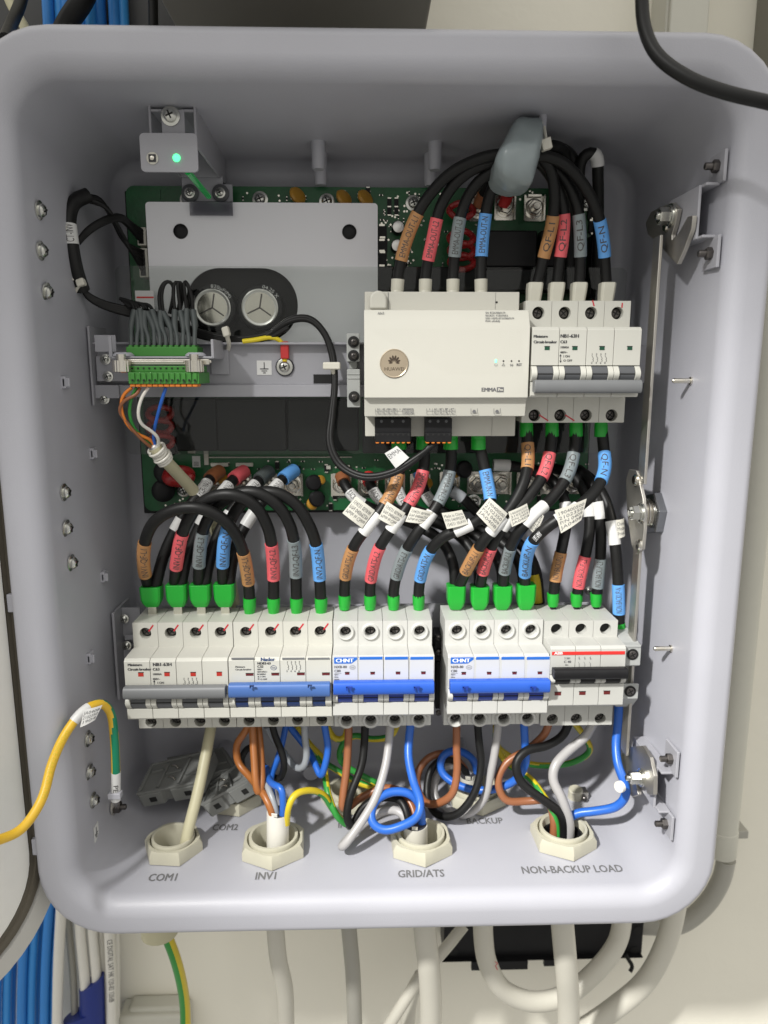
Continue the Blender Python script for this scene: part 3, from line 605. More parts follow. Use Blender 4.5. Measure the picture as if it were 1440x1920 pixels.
for px, py in ((198, 674), (203, 706), (196, 748)): inst('screw', SCR_S, ur, P(px, py, 89.8))
mb = MB(); mb.pbox(206, 668, 400, 672.5, 58, 96); a = P(206, 660, 58); mb.pbox(204, 630, 208, 672, 58, 60); mb.pbox(396, 636, 400, 672, 58, 94); mb.pbox(396, 655, 428, 702, 94.5, 96)
obj('connector_shelf', mb, M_bracket, ur, bevel=.5)
o = obj('sticker', MB().pbox(482, 676, 509, 703, 96.6, 97), M_paper, ur); mb = MB(); c = P(495.5, 690, 96.5)
for z0_, z1_, w in ((-.3, 4, .3), (-1.0, -.3, 3), (-2.4, -1.8, 2), (-3.8, -3.2, 1)): mb.box(c.x-w, c.x+w, 96.4, 96.6, c.z+z0_, c.z+z1_)
obj('earth_symbol', mb, M_ink, o)
p = P(534, 688, 96.5); obj('nylon_washer', MB().lathe(p, (0, -1, 0), [(0, 6.8), (.5, 6.8)], 24), M_frost, ur); inst('screw', SCR_Z, ur, p+Vector((0, -.6, 0)))
obj('cut_out', MB().pbox(588, 702, 622, 721, 96.4, 97.2), M_hole, ur)
# grey end clamps on the rail
ec = thing('end_clamp', 'grey rail end clamp with three slotted screws beside the ivory controller', 'terminal clamp', P(663, 762, 90))
obj('clamp_body', MB().pbox(650, 625, 674, 678, 78, 97).pbox(655, 678, 670, 692, 88, 97), M_tblk, ec, bevel=.6); obj('clamp_body', MB().pbox(651, 692, 675, 764, 80, 98).pbox(651, 700, 675, 703, 79.4, 81).pbox(651, 708, 675, 711, 79.4, 81), M_tblk, ec, bevel=.6)
for px, py in ((663, 641), (663, 667), (664, 744)): p = P(px, py, 77.5); o = obj('screw_well', MB().lathe(p, (0, -1, 0), [(0, 4.0), (.5, 4.0), (.6, 3.4)], 20), M_hole, ec); inst('screw', SCR_D, o, p+Vector((0, -.4, 0)))
# ================================================================== GREEN PLUG CONNECTOR
gc = thing('green_connector', 'green twelve-way plug connector with orange buttons on the grey shelf', 'connector', P(307, 725, 50))
obj('header', MB().pbox(237, 650, 370, 668, 66, 84), M_gterm, gc, bevel=.5)
mb = MB()
for i in range(12): mb.pbox(241+i*10.8, 647, 247+i*10.8, 651, 66.4, 80)
obj('header_ribs', mb, M_gterm, gc)
obj('plug_body', MB().pbox(243, 686, 372, 698, 52, 80).pbox(241, 698, 373, 720, 46, 80), M_gterm, gc, bevel=.5)
for i in range(12):
    x = 245+i*10.65
    o = obj('key_way', MB().pbox(x, 699, x+6.5, 714, 45, 47), M_gterm, gc, bevel=.3); obj('pin_hole', MB().pbox(x+1.5, 711, x+4.6, 714.5, 44.6, 45.4), M_hole, o)
    obj('top_hole', MB().pbox(x+1.2, 689, x+4.2, 692, 51.6, 52.4), M_hole, gc)
    ptext(str(i+1), x+1.0, 720, 45.7, 4.0, M_ink, gc)
    obj('push_button', MB().pbox(x-1.5, 719.5, x+8, 725.5, 47, 58), M_orange, gc, bevel=.5)
obj('clamp_bar', MB().pbox(218, 673, 392, 684, 54, 57).pbox(245, 676, 345, 681, 53.2, 54.4).pbox(385, 675, 396, 681, 55, 57), M_nickel, gc, bevel=.6)
for px in (227, 364):
    p = P(px, 688, 49); t0 = P(px, 664, 57)
    obj('thumb_washer', MB().lathe((t0.x, 62, P(px, 668, 60).z), (0, 0, 1), [(0, 7), (1, 7), (2.5, 5), (2.5, 3)], 24), M_box, gc)
    zt_ = P(px, 676, 50).z; zb_ = P(px, 697, 50).z; mb = MB(); n = 40; rg = []
    for z, r in ((zt_+4, 3.0), (zt_, 3.0), (zt_, 5.6), (zb_, 5.8), (zb_-.5, 5.0)):
        rg.append([(p.x+r*(1+(.05 if (i % 2 and r > 4) else 0))*math.cos(2*math.pi*i/n), 50+r*(1+(.05 if (i % 2 and r > 4) else 0))*math.sin(2*math.pi*i/n), z) for i in range(n)])
    obj('thumb_screw', mb.rings(rg), M_nickel, gc, angle=15)
# ================================================================== CONTROLLER
em = thing('energy_controller', 'ivory energy controller with round champagne badge and lit green lamp', 'controller', P(835, 818, 66))
def prof_px(rows): return [(Y, P(830, py, Y).z) for py, Y in rows]
e_l, e_r = P(683, 690, 40).x, P(992, 690, 40).x
pr = prof_px(((547, 66), (580, 66), (581, 46), (613, 40), (746, 40), (748, 44), (781, 47), (783, 66), (818, 66))); pr = pr+[(97, pr[-1][1]), (97, pr[0][1])]
mbx = MB().prism(pr[2:7]+[(66, pr[6][1]), (66, pr[2][1])], 'x', e_l, e_r); obj('front_cover', mbx, M_emma, em, bevel=.6)
obj('rear_housing', MB().box(e_l+.5, P(974, 560, 66).x, 66, 97, pr[8][1], pr[0][1]), M_emma, em, bevel=.6)
mb = MB()
for px in (728, 929): mb.pbox(px-.5, 548, px+.5, 580, 65.7, 66.2); mb.pbox(px-.5 if px < 800 else 922, 783, px+.5 if px < 800 else 923, 817, 65.7, 66.2)
obj('seam_line', mb, M_inkg, em); obj('vent_notch', MB().pbox(929, 565, 933, 568, 65.6, 66.2), M_hole, em)
p = P(709, 580, 64); rg = []
for f in range(9): a = math.pi*f/8; rg.append((p.x-math.cos(a)*5.9, p.z+math.sin(a)*5.9+6.2))
obj('antenna_dome', MB().prism([(p.x-5.9, p.z)]+rg+[(p.x+5.9, p.z)], 'y', 61.5, 66.5), M_emma, em, bevel=1.6, seg=3)
# fine texture field: shallow ribs
mb = MB()
y0_, y1_ = P(690, 702, 40).z, P(690, 616, 40).z
def rib(x, z): mb.add([(x-.13, 39.93, z-.13), (x+.13, 39.93, z-.13), (x+.13, 39.93, z+.13), (x-.13, 39.93, z+.13), (x, 39.8, z)], [(0, 1, 4), (1, 2, 4), (2, 3, 4), (3, 0, 4)])
gx0, gx1 = P(700, 650, 40).x, P(984, 650, 40).x; nx, nz = 100, 30
for i in range(nx):
    for j in range(nz):
        if (i+j) % 2 == 0 and i/nx > (1-(j+1)/nz)*0.55-0.04: rib(gx0+(gx1-gx0)*i/nx, y0_+(y1_-y0_)*(j+.5)/nz)
o = obj('dimple_texture', mb, M_emma, em, smooth=False); o['kind'] = 'stuff'
p = P(739, 681.5, 39.9); o = obj('badge', MB().lathe(p, (0, -1, 0), [(0, 9.3), (.5, 9.3), (.9, 8.8), (.7, 8.4), (.7, 4)], 40), M_gold, em, angle=25)
mb = MB()
for i, (a, L, w) in enumerate(((178, 2.7, .9), (155, 3.6, 1.15), (128, 4.1, 1.25), (102, 4.3, 1.2), (78, 4.3, 1.2), (52, 4.1, 1.25), (25, 3.6, 1.15), (2, 2.7, .9))):   # eight petals
    d = Vector((math.cos(math.radians(a)), 0, math.sin(math.radians(a)))); n = Vector((-d.z, 0, d.x)); c = Vector((p.x, 39.05, p.z+0.2))+d*.9
    mb.add([c, c+d*L*.45-n*w*.55, c+d*L*.8-n*w*.5, c+d*L, c+d*L*.8+n*w*.5, c+d*L*.45+n*w*.55], [(0, 1, 2, 3, 4, 5)])
text('HUAWEI', (p.x, 39.05, p.z-4.6), (1, 0, 0), (0, 0, 1), 2.2, M_goldi, o, 'C', 1.05, mb=mb); obj('emblem', mb, M_goldi, o, smooth=False)
for px, m, nm_ in ((930, M_led2, 'status_led'), (944, M_lens, 'alarm_led'), (959, M_lens, 'radio_led'), (973, M_lens, 'reset_hole')):
    if px == 930: obj(nm_, MB().pbox(928, 673.5, 932, 680, 39.6, 40.2), m, em, bevel=.3)
    else: p = P(px, 677, 39.95); obj(nm_, MB().lathe(p, (0, -1, 0), [(0, .6), (.1, .6)], 12), m, em)
ptext('RST', 973, 686, 39.75, 4.5, M_inkg, em, 'C', .9); ptext('(o)', 959, 686, 39.75, 4, M_inkg, em, 'C', .8)
mb = MB(); pstroke(mb, ((941, 686), (944, 681), (947, 686), (941, 686)), 39.75, .6); pstroke(mb, ((944, 683), (944, 684.6)), 39.75, .6)
pstroke(mb, [(930+2.4*math.sin(t), 684-2.4*math.cos(t)) for t in [0.6+i*5.1/10 for i in range(11)]], 39.75, .6); obj('lamp_icons', mb, M_inkg, em)
ptext('EMMA', 902, 734, 39.75, 7, M_inkg, em, 'L', 1.0)
o = obj('print_block', MB().pbox(931.5, 726, 944.5, 735, 39.7, 39.9), M_inkg, em); ptext('Pro', 938, 733, 39.55, 5, M_paperc, o, 'C', .85)
def PS(px, py):   # point on the sloped strip under the front face
    t = (py-748)/33; return P(px, py, 44+3*t-.25)
for i, s_ in enumerate(('SN: BT2570869179', 'REGKEY: YV8DFNK6', 'SSID: HEMS-BT2570869179', 'PSW: a4FdhBJ')):
    py = 588+i*5.2; Yy = 46-(py-581)/32*6-.3; ptext(s_, 910, py, Yy-.15, 3.4, M_inkg, em, 'L', .95)
ptext('ANT', 708, 589.5, 43.9, 4.2, M_inkg, em, 'L', 1.0)
mb = MB()
def grid(x0, x1, cols, top, bot, cells):
    zz = (top+bot)/2
    for y in (top, zz, bot): pstroke(mb, ((x0, y), (x1, y)), 45.6, .5)
    for i in range(cols+1): x = x0+(x1-x0)*i/cols; pstroke(mb, ((x, top), (x, bot)), 45.6, .5)
    for r_, row in enumerate(cells):
        for i, s_ in enumerate(row):
            if s_: ptext(s_, x0+(x1-x0)*(i+.5)/cols, (zz if r_ == 0 else bot)-1.6, 45.5, 3.6, None, None, 'C', .62 if len(s_) > 3 else .8, mb=mb)
grid(704, 775, 7, 764, 777, (('A1', 'A2', 'DI1+', 'DI2+', '+', 'NO1', 'NO2'), ('B1', 'B2', 'DI1-', 'DI2-', '', 'COM1', 'COM2')))
grid(800, 853, 5, 764, 777, (('+', 'A1', 'IA*', 'IB*', 'IC*'), ('', 'B1', 'IA', 'IB', 'IC')))
for s_, px in (('RS485', 712), ('DI', 737), ('12V_OUT', 754), ('DO', 770), ('12V_IN', 803), ('RS485', 817), ('CT input', 839)): ptext(s_, px, 761.5, 45.3, 2.6, None, None, 'C', .75, mb=mb)
for s_, px in (('LAN', 889), ('WAN', 932)):
    ptext(s_, px, 761, 45.3, 2.6, None, None, 'C', 1, mb=mb)
    for q in (((px-6, 763), (px+6, 763)), ((px-6, 776), (px+6, 776)), ((px-6, 763), (px-6, 776)), ((px+6, 763), (px+6, 776))): pstroke(mb, q, 45.6, .6)
    pstroke(mb, ((px-3.2, 772), (px+3.2, 772)), 45.6, 3.4); pstroke(mb, ((px-2, 769.5), (px+2, 769.5)), 45.6, 2)
obj('printed_legend', mb, M_inkg, em, smooth=False)
for x0, x1, nn in ((703, 771, 7), (797, 848, 5)):
    o = obj('plug_block', MB().pbox(x0, 784, x1, 826, 56, 68).pbox(x0+1, 812, x1-1, 829, 53, 66), M_blackp, em, bevel=.5)
    for i in range(nn):
        w = (x1-x0)/nn; x = x0+w*(i+.5)
        obj('plug_lever', MB().pbox(x-w*.36, 826, x+w*.36, 832, 53.5, 60), M_orange, o, bevel=.8)
        obj('plug_hole', MB().pbox(x-2, 813, x+2, 817, 52.7, 53.2), M_hole, o)
    for i in range(3): x = x0+(x1-x0)*(.18+.3*i); p = P(x, 790, 55.8); obj('plug_screw', MB().lathe(p, (0, -1, 0), [(0, 1), (.2, 1)], 10), M_hgreyd, o)
# ================================================================== BREAKERS
def wiggle(mb, x0, x1, y0, y1, n, Y, nums=True):
    for i in range(n):
        x = x0+(x1-x0)*(i+.5)/n; h = y1-y0; pts = [(x, y0+h*.30)]
        for j in range(9): t = j/8; pts.append((x+1.6*abs(math.sin(t*math.pi*2)), y0+h*(.35+.45*t)))
        pstroke(mb, pts, Y, .7); pstroke(mb, ((x-1.5, y0+h*.18), (x, y0+h*.30)), Y, .7)
        if nums: ptext(str(2*i+1), x-2.2, y0+h*.14, Y, 3.2, None, None, mb=mb); ptext(str(2*i+2), x-3.0, y1, Y, 3.2, None, None, mb=mb)
def breaker(label, x0, zc, poles, body, bar, drum, mbar, mdrum, zn=0.0, YN=40, screw='well', YT=64, cheek=(2.6, 2.6), group='circuit breakers on the rails', empty_top=False, barr=4.4, marks=(), off=False):
    pitch = 18.0; t = thing('circuit_breaker', label, 'circuit breaker', (x0+pitch*poles/2, YN+30, zc-41), group)
    zt, zb = zc+41, zc-41; n1, n0 = zc+zn+22.6, zc+zn-22.6; d1, d0 = zc+drum[0], zc+drum[1]
    def pole(x):
        q = MB(); w = 17.75
        # rear block with stepped shoulders
        prof = [(YT+7, zb), (97, zb), (97, zt), (YT+9, zt), (YT+7, zt-.6), ]
        q.prism([(YT+6.5, zb+.2), (98, zb+.2), (98, zt-.2), (YT+6.5, zt-.2)], 'x', x, x+w)
        q.prism([(YN, n0+1.2), (YN+1.2, n0), (YT+7, n0), (YT+7, n1), (YN+2.2, n1), (YN, n1-1.6), (YN, d1+.5), (YN+3.5, d1+.5), (YN+3.5, d0-.5), (YN, d0-.5)], 'x', x, x+w)
        return q
    x_ = x0
    for i in range(poles):
        x_ = x0+pitch*i; q = pole(x_); cxm = x_+8.9
        R = 4.2 if screw != 'collar' else 4.0; zs1 = zc+33.0+(1.5 if screw == 'abb' else 0); zs0 = zc-36.0
        plate(q, [(x_, n1-.5), (x_+17.75, n1-.5), (x_+17.75, zt), (x_, zt)], [circ(cxm, zs1, R)], 'y', YT, YT+6.6)
        plate(q, [(x_, zb), (x_+17.75, zb), (x_+17.75, n0+.5), (x_, n0+.5)], [circ(cxm, zs0, R)], 'y', YT, YT+6.6)
        # toggle cheeks
        for cx0, cx1 in ((x_, x_+cheek[0]+1), (x_+17.75-cheek[1]-1, x_+17.75)):
            arc = [(YN+3.4, d1+.4)]+[(YN-3.4*math.sin(math.pi*k/8)-.2, d1+(d0-d1)*k/8) for k in range(9)]+[(YN+3.4, d0-.4)]
            q.prism(arc, 'x', cx0, cx1)
        po = obj('pole_housing', q, body, t, bevel=.35, seg=2)
        for zs in (zs1, zs0):
            obj('screw_well', MB().lathe((cxm, YT+6.4, zs), (0, -1, 0), [(0, R+.3), (.3, R+.3)], 20), M_hole, po)
            if not (empty_top and zs == zs1): inst('terminal_screw', SCR_T, po, (cxm, YT+4.5, zs), (0, random.random()*3, 0))
            if screw == 'collar': obj('screw_collar', MB().lathe((cxm, YT+.2, zs), (0, -1, 0), [(0, 6.6), (1.6, 6.2), (2.0, 5.6), (1.6, 4.4), (0, 4.1)], 26, cap0=False, cap1=False), body, po, angle=50)
        arc = [(YN+3.3, d1)]+[(YN-2.4*math.sin(math.pi*k/8)-.2, d1+(d0-d1)*k/8) for k in range(9)]+[(YN+3.3, d0)]
        to = obj('toggle', MB().prism(arc, 'x', x_+cheek[0]+1.1, x_+17.75-cheek[1]-1.1), mdrum, po, bevel=.3)
        zc_ = (d0+d1)/2; obj('toggle_groove', MB().box(x_+cheek[0]+1.2, x_+17.75-cheek[1]-1.2, YN-2.75, YN-2, zc_-.35, zc_+.35), M_hole, to)
        if i in marks:
            mb = MB(); stroke(mb, [(cxm+2.5, YT-.15, zs1+1.5), (cxm+6, YT-.15, zs1+6.2)], 1.1); obj('paint_mark', mb, M_paint, po)
    b1, b0 = zc+bar[0], zc+bar[1]; hz = (b1-b0)/2; zc_ = (b0+b1)/2
    prof = [(YN-7.5-barr*.45*math.cos(a), zc_+hz*math.sin(a)) for a in [math.radians(-90+180*k/8) for k in range(9)]]+[(YN-1.5, b1-.8), (YN-1.5, b0+.8)]
    obj('handle_bar', MB().prism(prof, 'x', x0+.8, x0+pitch*poles-1.0), mbar, t, bevel=.5)
    obj('rail_foot', MB().box(x0+3, x0+pitch*poles-3, 97.5, 104, zc-22, zc+22), M_blackp, t)
    return t
def prt(parent, items, m=M_ink, Y=39.75, mb=None):
    b = mb or MB()
    for s_, px, py, cap, wd in items: ptext(s_, px, py, Y, cap, None, None, 'L', wd, mb=b)
    return b
def win(t, pts, w, h, m, Y=39.9):
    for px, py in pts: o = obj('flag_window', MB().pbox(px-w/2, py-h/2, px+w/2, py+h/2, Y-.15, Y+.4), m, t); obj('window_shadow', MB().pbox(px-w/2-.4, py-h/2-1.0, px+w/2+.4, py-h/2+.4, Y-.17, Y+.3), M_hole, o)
ON, OFF = ((5.3, -3.5), (-3.5, -13.7)), ((-11.2, -19.8), (-2.6, -12.4))
ZU, ZL = 4.7, -220.5
# upper breaker
u = breaker('white breaker marked NB1-63H with grey bar down, beside the ivory controller', P(996, 690, 40).x, ZU, 4, M_mcb, *OFF, M_hgrey, M_hgreyd, barr=5.2)
mb = prt(u, (('Miniature', 1000, 633, 5, .95), ('Circuit-breaker', 1000, 643.5, 5, .95), ('NB1-63H', 1050, 633, 6.2, 1.0), ('C63', 1050, 643.5, 5.2, 1.0), ('10000A', 1050, 653, 3.8, .95), ('400V~', 1050, 662.5, 3.8, .95), ('I ON', 1056, 670, 4, 1), ('O OFF', 1056, 678, 4, 1)))
pstroke(mb, ((1051, 665), (1051, 679)), 39.75, .9); pstroke(mb, ((1049.4, 668), (1051, 664.5), (1052.6, 668)), 39.75, .9); pstroke(mb, ((1049.4, 676), (1051, 679.5), (1052.6, 676)), 39.75, .9)
wiggle(mb, 1107, 1140, 663, 682, 4, 39.75); obj('printed_text', mb, M_ink, u, smooth=False); win(u, ((1026, 653), (1078, 653), (1129, 653), (1181, 653)), 9.5, 6.5, M_grw)
mb = MB()
for a_, b_ in (((1011, 778), (1028, 789)), ((1060, 778), (1077, 789)), ((1111, 563), (1114, 574)), ((1166, 577), (1167, 568))): pstroke(mb, (a_, b_), 63.8, 2.4)
obj('paint_mark', mb, M_paint, u)
# lower row
xl = P(234.5, 1280, 40).x
l1 = breaker('white breaker marked NB1-63H with grey bar up, at the left end of the lower row', xl, ZL, 4, M_mcb, *ON, M_hgrey, M_hgreyd, barr=5.2, marks=(0, 1, 2, 3))
mb = prt(l1, (('Miniature', 239, 1249, 5, .95), ('Circuit-breaker', 239, 1257.5, 5, .95), ('NB1-63H', 286, 1249, 6.2, 1.0), ('C63', 286, 1257.5, 5.2, 1.0), ('10000A', 286, 1266, 3.8, .95), ('400V~', 286, 1275, 3.8, .95), ('I ON', 295, 1282, 4, 1)))
pstroke(mb, ((289, 1276), (289, 1284)), 39.75, .9); pstroke(mb, ((287.4, 1279), (289, 1275.5), (290.6, 1279)), 39.75, .9)
wiggle(mb, 342, 373, 1272, 1285, 4, 39.75); obj('printed_text', mb, M_ink, l1, smooth=False); win(l1, ((264, 1265), (313, 1264.5), (362, 1264.5), (411, 1264)), 9.5, 7, M_redw)
l2 = breaker('white breaker with slate blue bar marked NDB2-63 in the lower row', xl+72.3, ZL, 4, M_mcb, (6.6, -3.2), ON[1], M_nblue, M_nblued, barr=4.5, cheek=(3.2, 3.4), marks=(0, 1, 2, 3))
mb = prt(l2, (('NDB2-63', 482, 1246, 4.6, .95), ('C32', 482, 1252, 4.6, 1), ('400V~', 482, 1256.5, 2.8, .95), ('GB/T10963.1', 482, 1261, 2.8, .85), ('IEC60898-1', 482, 1265.5, 2.8, .85), ('I ON', 488, 1270, 3, 1), ('O OFF', 488, 1275, 3, 1), ('Miniature', 441, 1252, 3.4, .95), ('Circuit-breaker', 441, 1257, 3.4, .95)))
for i, yy in ((0, 1269), (1, 1273)): pstroke(mb, ((483, yy), (486, yy)), 39.75, 2)
wiggle(mb, 536, 566, 1240, 1260, 4, 39.75); obj('printed_text', mb, M_ink, l2, smooth=False)
mb = prt(l2, (('Nader', 488, 1239.5, 7, 1.0),)); pstroke(mb, [(513+5.5*math.cos(t), 1252+4.2*math.sin(t)) for t in [i*math.pi/8 for i in range(17)]], 39.75, .7); ptext('CCC', 513, 1253.5, 39.75, 3, None, None, 'C', .8, mb=mb); obj('brand_print', mb, M_inkb, l2, smooth=False)
mb = MB()
for x0_, x1_ in ((434, 476), (529, 571), (577, 618)): mb.pbox(x0_, 1233, x1_, 1237, 39.7, 39.95)
obj('grey_stripe', mb, M_hgrey, l2); win(l2, ((468, 1265), (516, 1264.5), (564, 1264), (611, 1264)), 14, 4, M_dredw)
mb = MB().pbox(468, 1286, 476, 1288, 27.6, 29).pbox(468, 1286, 470, 1291, 27.6, 29).pbox(577, 1285, 585, 1287, 27.6, 29).pbox(577, 1285, 579, 1290, 27.6, 29); obj('bar_notch', mb, M_nblued, l2)
def chint(xs, dx, label):
    t = breaker(label, xs, ZL+.5, 4, M_mcb2, (6.8, -2.6), (-2.6, -11.5), M_blue, M_blued, screw='collar', barr=4.6, cheek=(2.6, 2.8), YT=62)
    for i in range(4):
        x = 626+dx+47.6*i; obj('printed_panel', MB().pbox(x, 1230, x+44.5, 1288, 39.8, 39.98), M_print, t)
        if i == 0:
            a_, b_ = P(x+.5, 1244.5, 39.6), P(x+43.5, 1232.5, 39.6); o = obj('logo_field', MB().prism([(a_.x, a_.z), (b_.x-4, a_.z), (b_.x, a_.z+3), (b_.x, b_.z), (a_.x, b_.z)], 'y', 39.6, 39.78), M_chint, t)
            q = MB(); ptext('CHNT', x+3, 1242, 39.5, 7.2, None, None, 'L', 1.12, mb=q); obj('logo_text', q, M_inkw, o, smooth=False)
        else: obj('blue_stripe', MB().pbox(x+.5, 1231.5, x+43.5, 1237, 39.6, 39.78), M_chint, t)
    b_ = 626+dx
    mb = prt(t, (('NXB-80', b_+.5, 1253, 5, .95), ('C80', b_+.5, 1260.5, 5, .95), ('400V~', b_+.5, 1266.5, 2.8, .9), ('50Hz', b_+.5, 1271, 2.8, .9), ('6000A', b_+.5, 1275.5, 2.8, .9), ('IEC60898-1', b_+.5, 1281, 2.8, .85), ('I ON', b_+30, 1281, 2.8, .9)), Y=39.65)
    pstroke(mb, ((b_+1, 1262.5), (b_+14, 1262.5)), 39.65, .6); pstroke(mb, [(b_+35+5.2*math.cos(q), 1251.5+3.6*math.sin(q)) for q in [i*math.pi/8 for i in range(17)]], 39.65, .6); ptext('CCC', b_+35, 1253, 39.65, 2.8, None, None, 'C', .75, mb=mb)
    wiggle(mb, b_+50, b_+70, 1272, 1284, 4, 39.65, False); obj('printed_text', mb, M_inkg, t, smooth=False)
    win(t, [(b_+25+47.6*i, 1263-.3*i) for i in range(4)], 8, 4, M_dredw, 39.7)
    mb = MB()
    for x in (b_+23, b_+150): mb.pbox(x, 1288, x+12, 1290, 27.9, 29).pbox(x, 1288, x+2.4, 1295, 27.9, 29).pbox(x+6, 1290, x+10, 1294, 27.9, 29)
    obj('bar_notch', mb, M_blued, t); return t
chint(xl+144.8, 0, 'white CHNT breaker with bright blue bar next to the slate blue bar breaker')
xc2 = P(839.5, 1280, 40).x
chint(xc2, 218.5, 'white CHNT breaker with bright blue bar next to the black handled breaker')
ab = breaker('grey white three-pole breaker with red stripe and black handle', xc2+72.4, ZL, 3, M_abb, (15.2, 7.6), (7.6, 1.2), M_blackp, M_blackp, zn=6, screw='abb', empty_top=True, barr=5.5, cheek=(2.4, 2.6), YT=60)
o = obj('red_stripe', MB().pbox(1035, 1221, 1172, 1228.5, 39.7, 39.98), M_red, ab); mb = MB(); ptext('ABB', 1039, 1227.4, 39.6, 5.2, None, None, 'L', 1.15, mb=mb); obj('brand_print', mb, M_inkw, o, smooth=False)
mb = prt(ab, (('S 203', 1058, 1236, 3.6, .95), ('C 40', 1057, 1243, 4.6, 1), ('400~', 1059, 1248, 2.6, .9)))
for i in range(3):
    x = 1086+10.5*i; pstroke(mb, ((x, 1231), (x, 1237)), 39.75, .6); pstroke(mb, ((x-2, 1233), (x+2, 1236)), 39.75, .6); pstroke(mb, ((x-2, 1241), (x, 1244), (x, 1255)), 39.75, .6)
obj('printed_text', mb, M_inkg, ab, smooth=False); win(ab, ((1046, 1301), (1092, 1300), (1138, 1299)), 12, 6, M_dredw)
# lower rail
lr = thing('mounting_rail', 'grey steel lower rail carrying the row of five breakers', 'rail', P(700, 1368, 104))
zz = ZL; xa = XL(105)+1; xb = XR(105)-6
obj('rail_strip', MB().prism([(104, zz-17.5), (104, zz-13), (110, zz-13), (110, zz+13), (104, zz+13), (104, zz+17.5), (105.2, zz+17.5), (105.2, zz+14.2), (111.2, zz+14.2), (111.2, zz-14.2), (105.2, zz-14.2), (105.2, zz-17.5)], 'x', xa+4, xb), M_bracket, lr, bevel=.3)
obj('cross_plate', MB().box(xa+20, xb-20, 112, 113.6, zz-49, zz+38), M_bracket, lr, bevel=.4)
obj('end_bracket', MB().box(xa, xa+2, 90, 128, zz-30, zz+40).box(xa, xa+16, 108, 110, zz+15, zz+38).box(xa, xa+16, 106, 108, zz-20, zz+5), M_bracket, lr, bevel=.4)
for px, py in ((233, 1160), (238, 1210), (1104, 1107)): inst('screw', SCR_S, lr, P(px, py, 104 if px < 500 else 150))
obj('end_stop', MB().pbox(814, 1190, 836, 1240, 86, 104).pbox(816, 1240, 834, 1330, 90, 104), M_blackp, lr, bevel=1)
for py in (1195, 1222, 1335): inst('stop_screw', SCR_D, lr, P(822, py, 86))
# grey feed-through terminal block at the right end
tbk = thing('terminal_block', 'grey feed-through terminal block beside the black handled breaker', 'terminal block', P(1183, 1340, 60))
xt = xc2+72.4+54.4
def tz(py, Y): return P(1180, py, Y).z
obj('block_body', MB().prism([(62, tz(1190, 62)), (50, tz(1206, 50)), (46, tz(1215, 46)), (46, tz(1248, 46)), (58, tz(1250, 58)), (58, tz(1280, 58)), (46, tz(1282, 46)), (46, tz(1310, 46)), (56, tz(1325, 56)), (95, tz(1325, 56)), (95, tz(1190, 62)+2)], 'x', xt, xt+12.5), M_tblk, tbk, bevel=.6)
for py in (1227, 1296): p = P(1181, py, 45.8); o = obj('screw_well', MB().lathe((xt+6.2, 45.8, p.z), (0, -1, 0), [(0, 4.2), (.3, 4.2)], 18), M_hole, tbk); inst('terminal_screw', SCR_T, o, (xt+6.2, 45.6, p.z))
for py in (1208,): p = tz(py, 50); obj('block_rib', MB().box(xt+.5, xt+12, 45.5, 52, p-1, p+1), M_tblk, tbk, bevel=.3)
# ================================================================== POWER CABLES
BK = M_black; NAMES = ('L1', 'L2', 'L3', 'N'); CW = {'L1': 'brown', 'L2': 'red', 'L3': 'grey', 'N': 'blue'}
G_UP = 'black cables arching from the controller through the rubber boot'
up_paths = {
 'L1': ([(744, 552, 84), (747, 515, 84), (764, 445, 80), (795, 380, 74), (845, 325, 68), (905, 296, 62), (955, 288, 58), (1000, 286, 62), (1028, 310, 66), (1040, 360, 72), (1035, 420, 78), (1020, 480, 84), (1008, 530, 88), (1002, 552, 88)], ((752, 487), (795, 407)), ((1015, 480), (1035, 405))),
 'L2': ([(797, 552, 84), (799, 510, 84), (811, 450, 80), (827, 385, 76), (862, 335, 70), (915, 305, 65), (960, 300, 63), (1005, 300, 68), (1038, 340, 76), (1056, 395, 80), (1056, 440, 82), (1048, 500, 86), (1043, 552, 88)], ((805, 487), (819, 412)), ((1055, 482), (1060, 405))),
 'L3': ([(849, 552, 84), (850, 510, 84), (856, 450, 80), (868, 390, 78), (893, 345, 72), (935, 315, 67), (970, 308, 66), (1010, 300, 70), (1055, 330, 76), (1080, 380, 80), (1087, 430, 82), (1088, 500, 86), (1085, 552, 88)], ((850, 483), (861, 405)), ((1088, 482), (1085, 405))),
 'N': ([(902, 552, 84), (902, 500, 84), (907, 430, 82), (917, 370, 78), (935, 332, 72), (965, 305, 68), (1000, 292, 62), (1050, 303, 64), (1093, 345, 70), (1120, 398, 76), (1131, 450, 82), (1135, 500, 86), (1138, 552, 88)], ((902, 483), (908, 400)), ((1136, 482), (1126, 410)))}
for k in NAMES:
    pts, s1, s2 = up_paths[k]; tx = 'EMMA-OUT-'+k
    root, path, near = cable('power_cable', 'black cable with %s sleeves marked %s and QF-%s over the top' % (CW[k], tx, k), G_UP, pts, 3.85, BK, [(*s1, M_sl[k], tx), (*s2, M_sl[k], 'QF-'+k)])
    i = near((pts[0][0], 527)); boot(root, path[i], P(pts[0][0], 556, 84), 4.6, 4.9, M_ivory)
    x = pts[-1][0]; t0 = P(x+1, 530, 88); q0 = P(x, 568, 88); mb = MB()
    rg = []
    for z, w, d in ((t0.z, 4.9, 5), (t0.z-1, 5.3, 5.5), (q0.z+8, 5.2, 5.5), (q0.z, 4.6, 5)): rg.append([(t0.x+(t0.z-z)*-.06+a_*w, 88+b_*d, z) for a_, b_ in ((1, -.7), (1, .7), (.7, 1), (-.7, 1), (-1, .7), (-1, -.7), (-.7, -1), (.7, -1))])
    obj('ferrule', mb.rings(rg), M_ivory, root, bevel=.5)
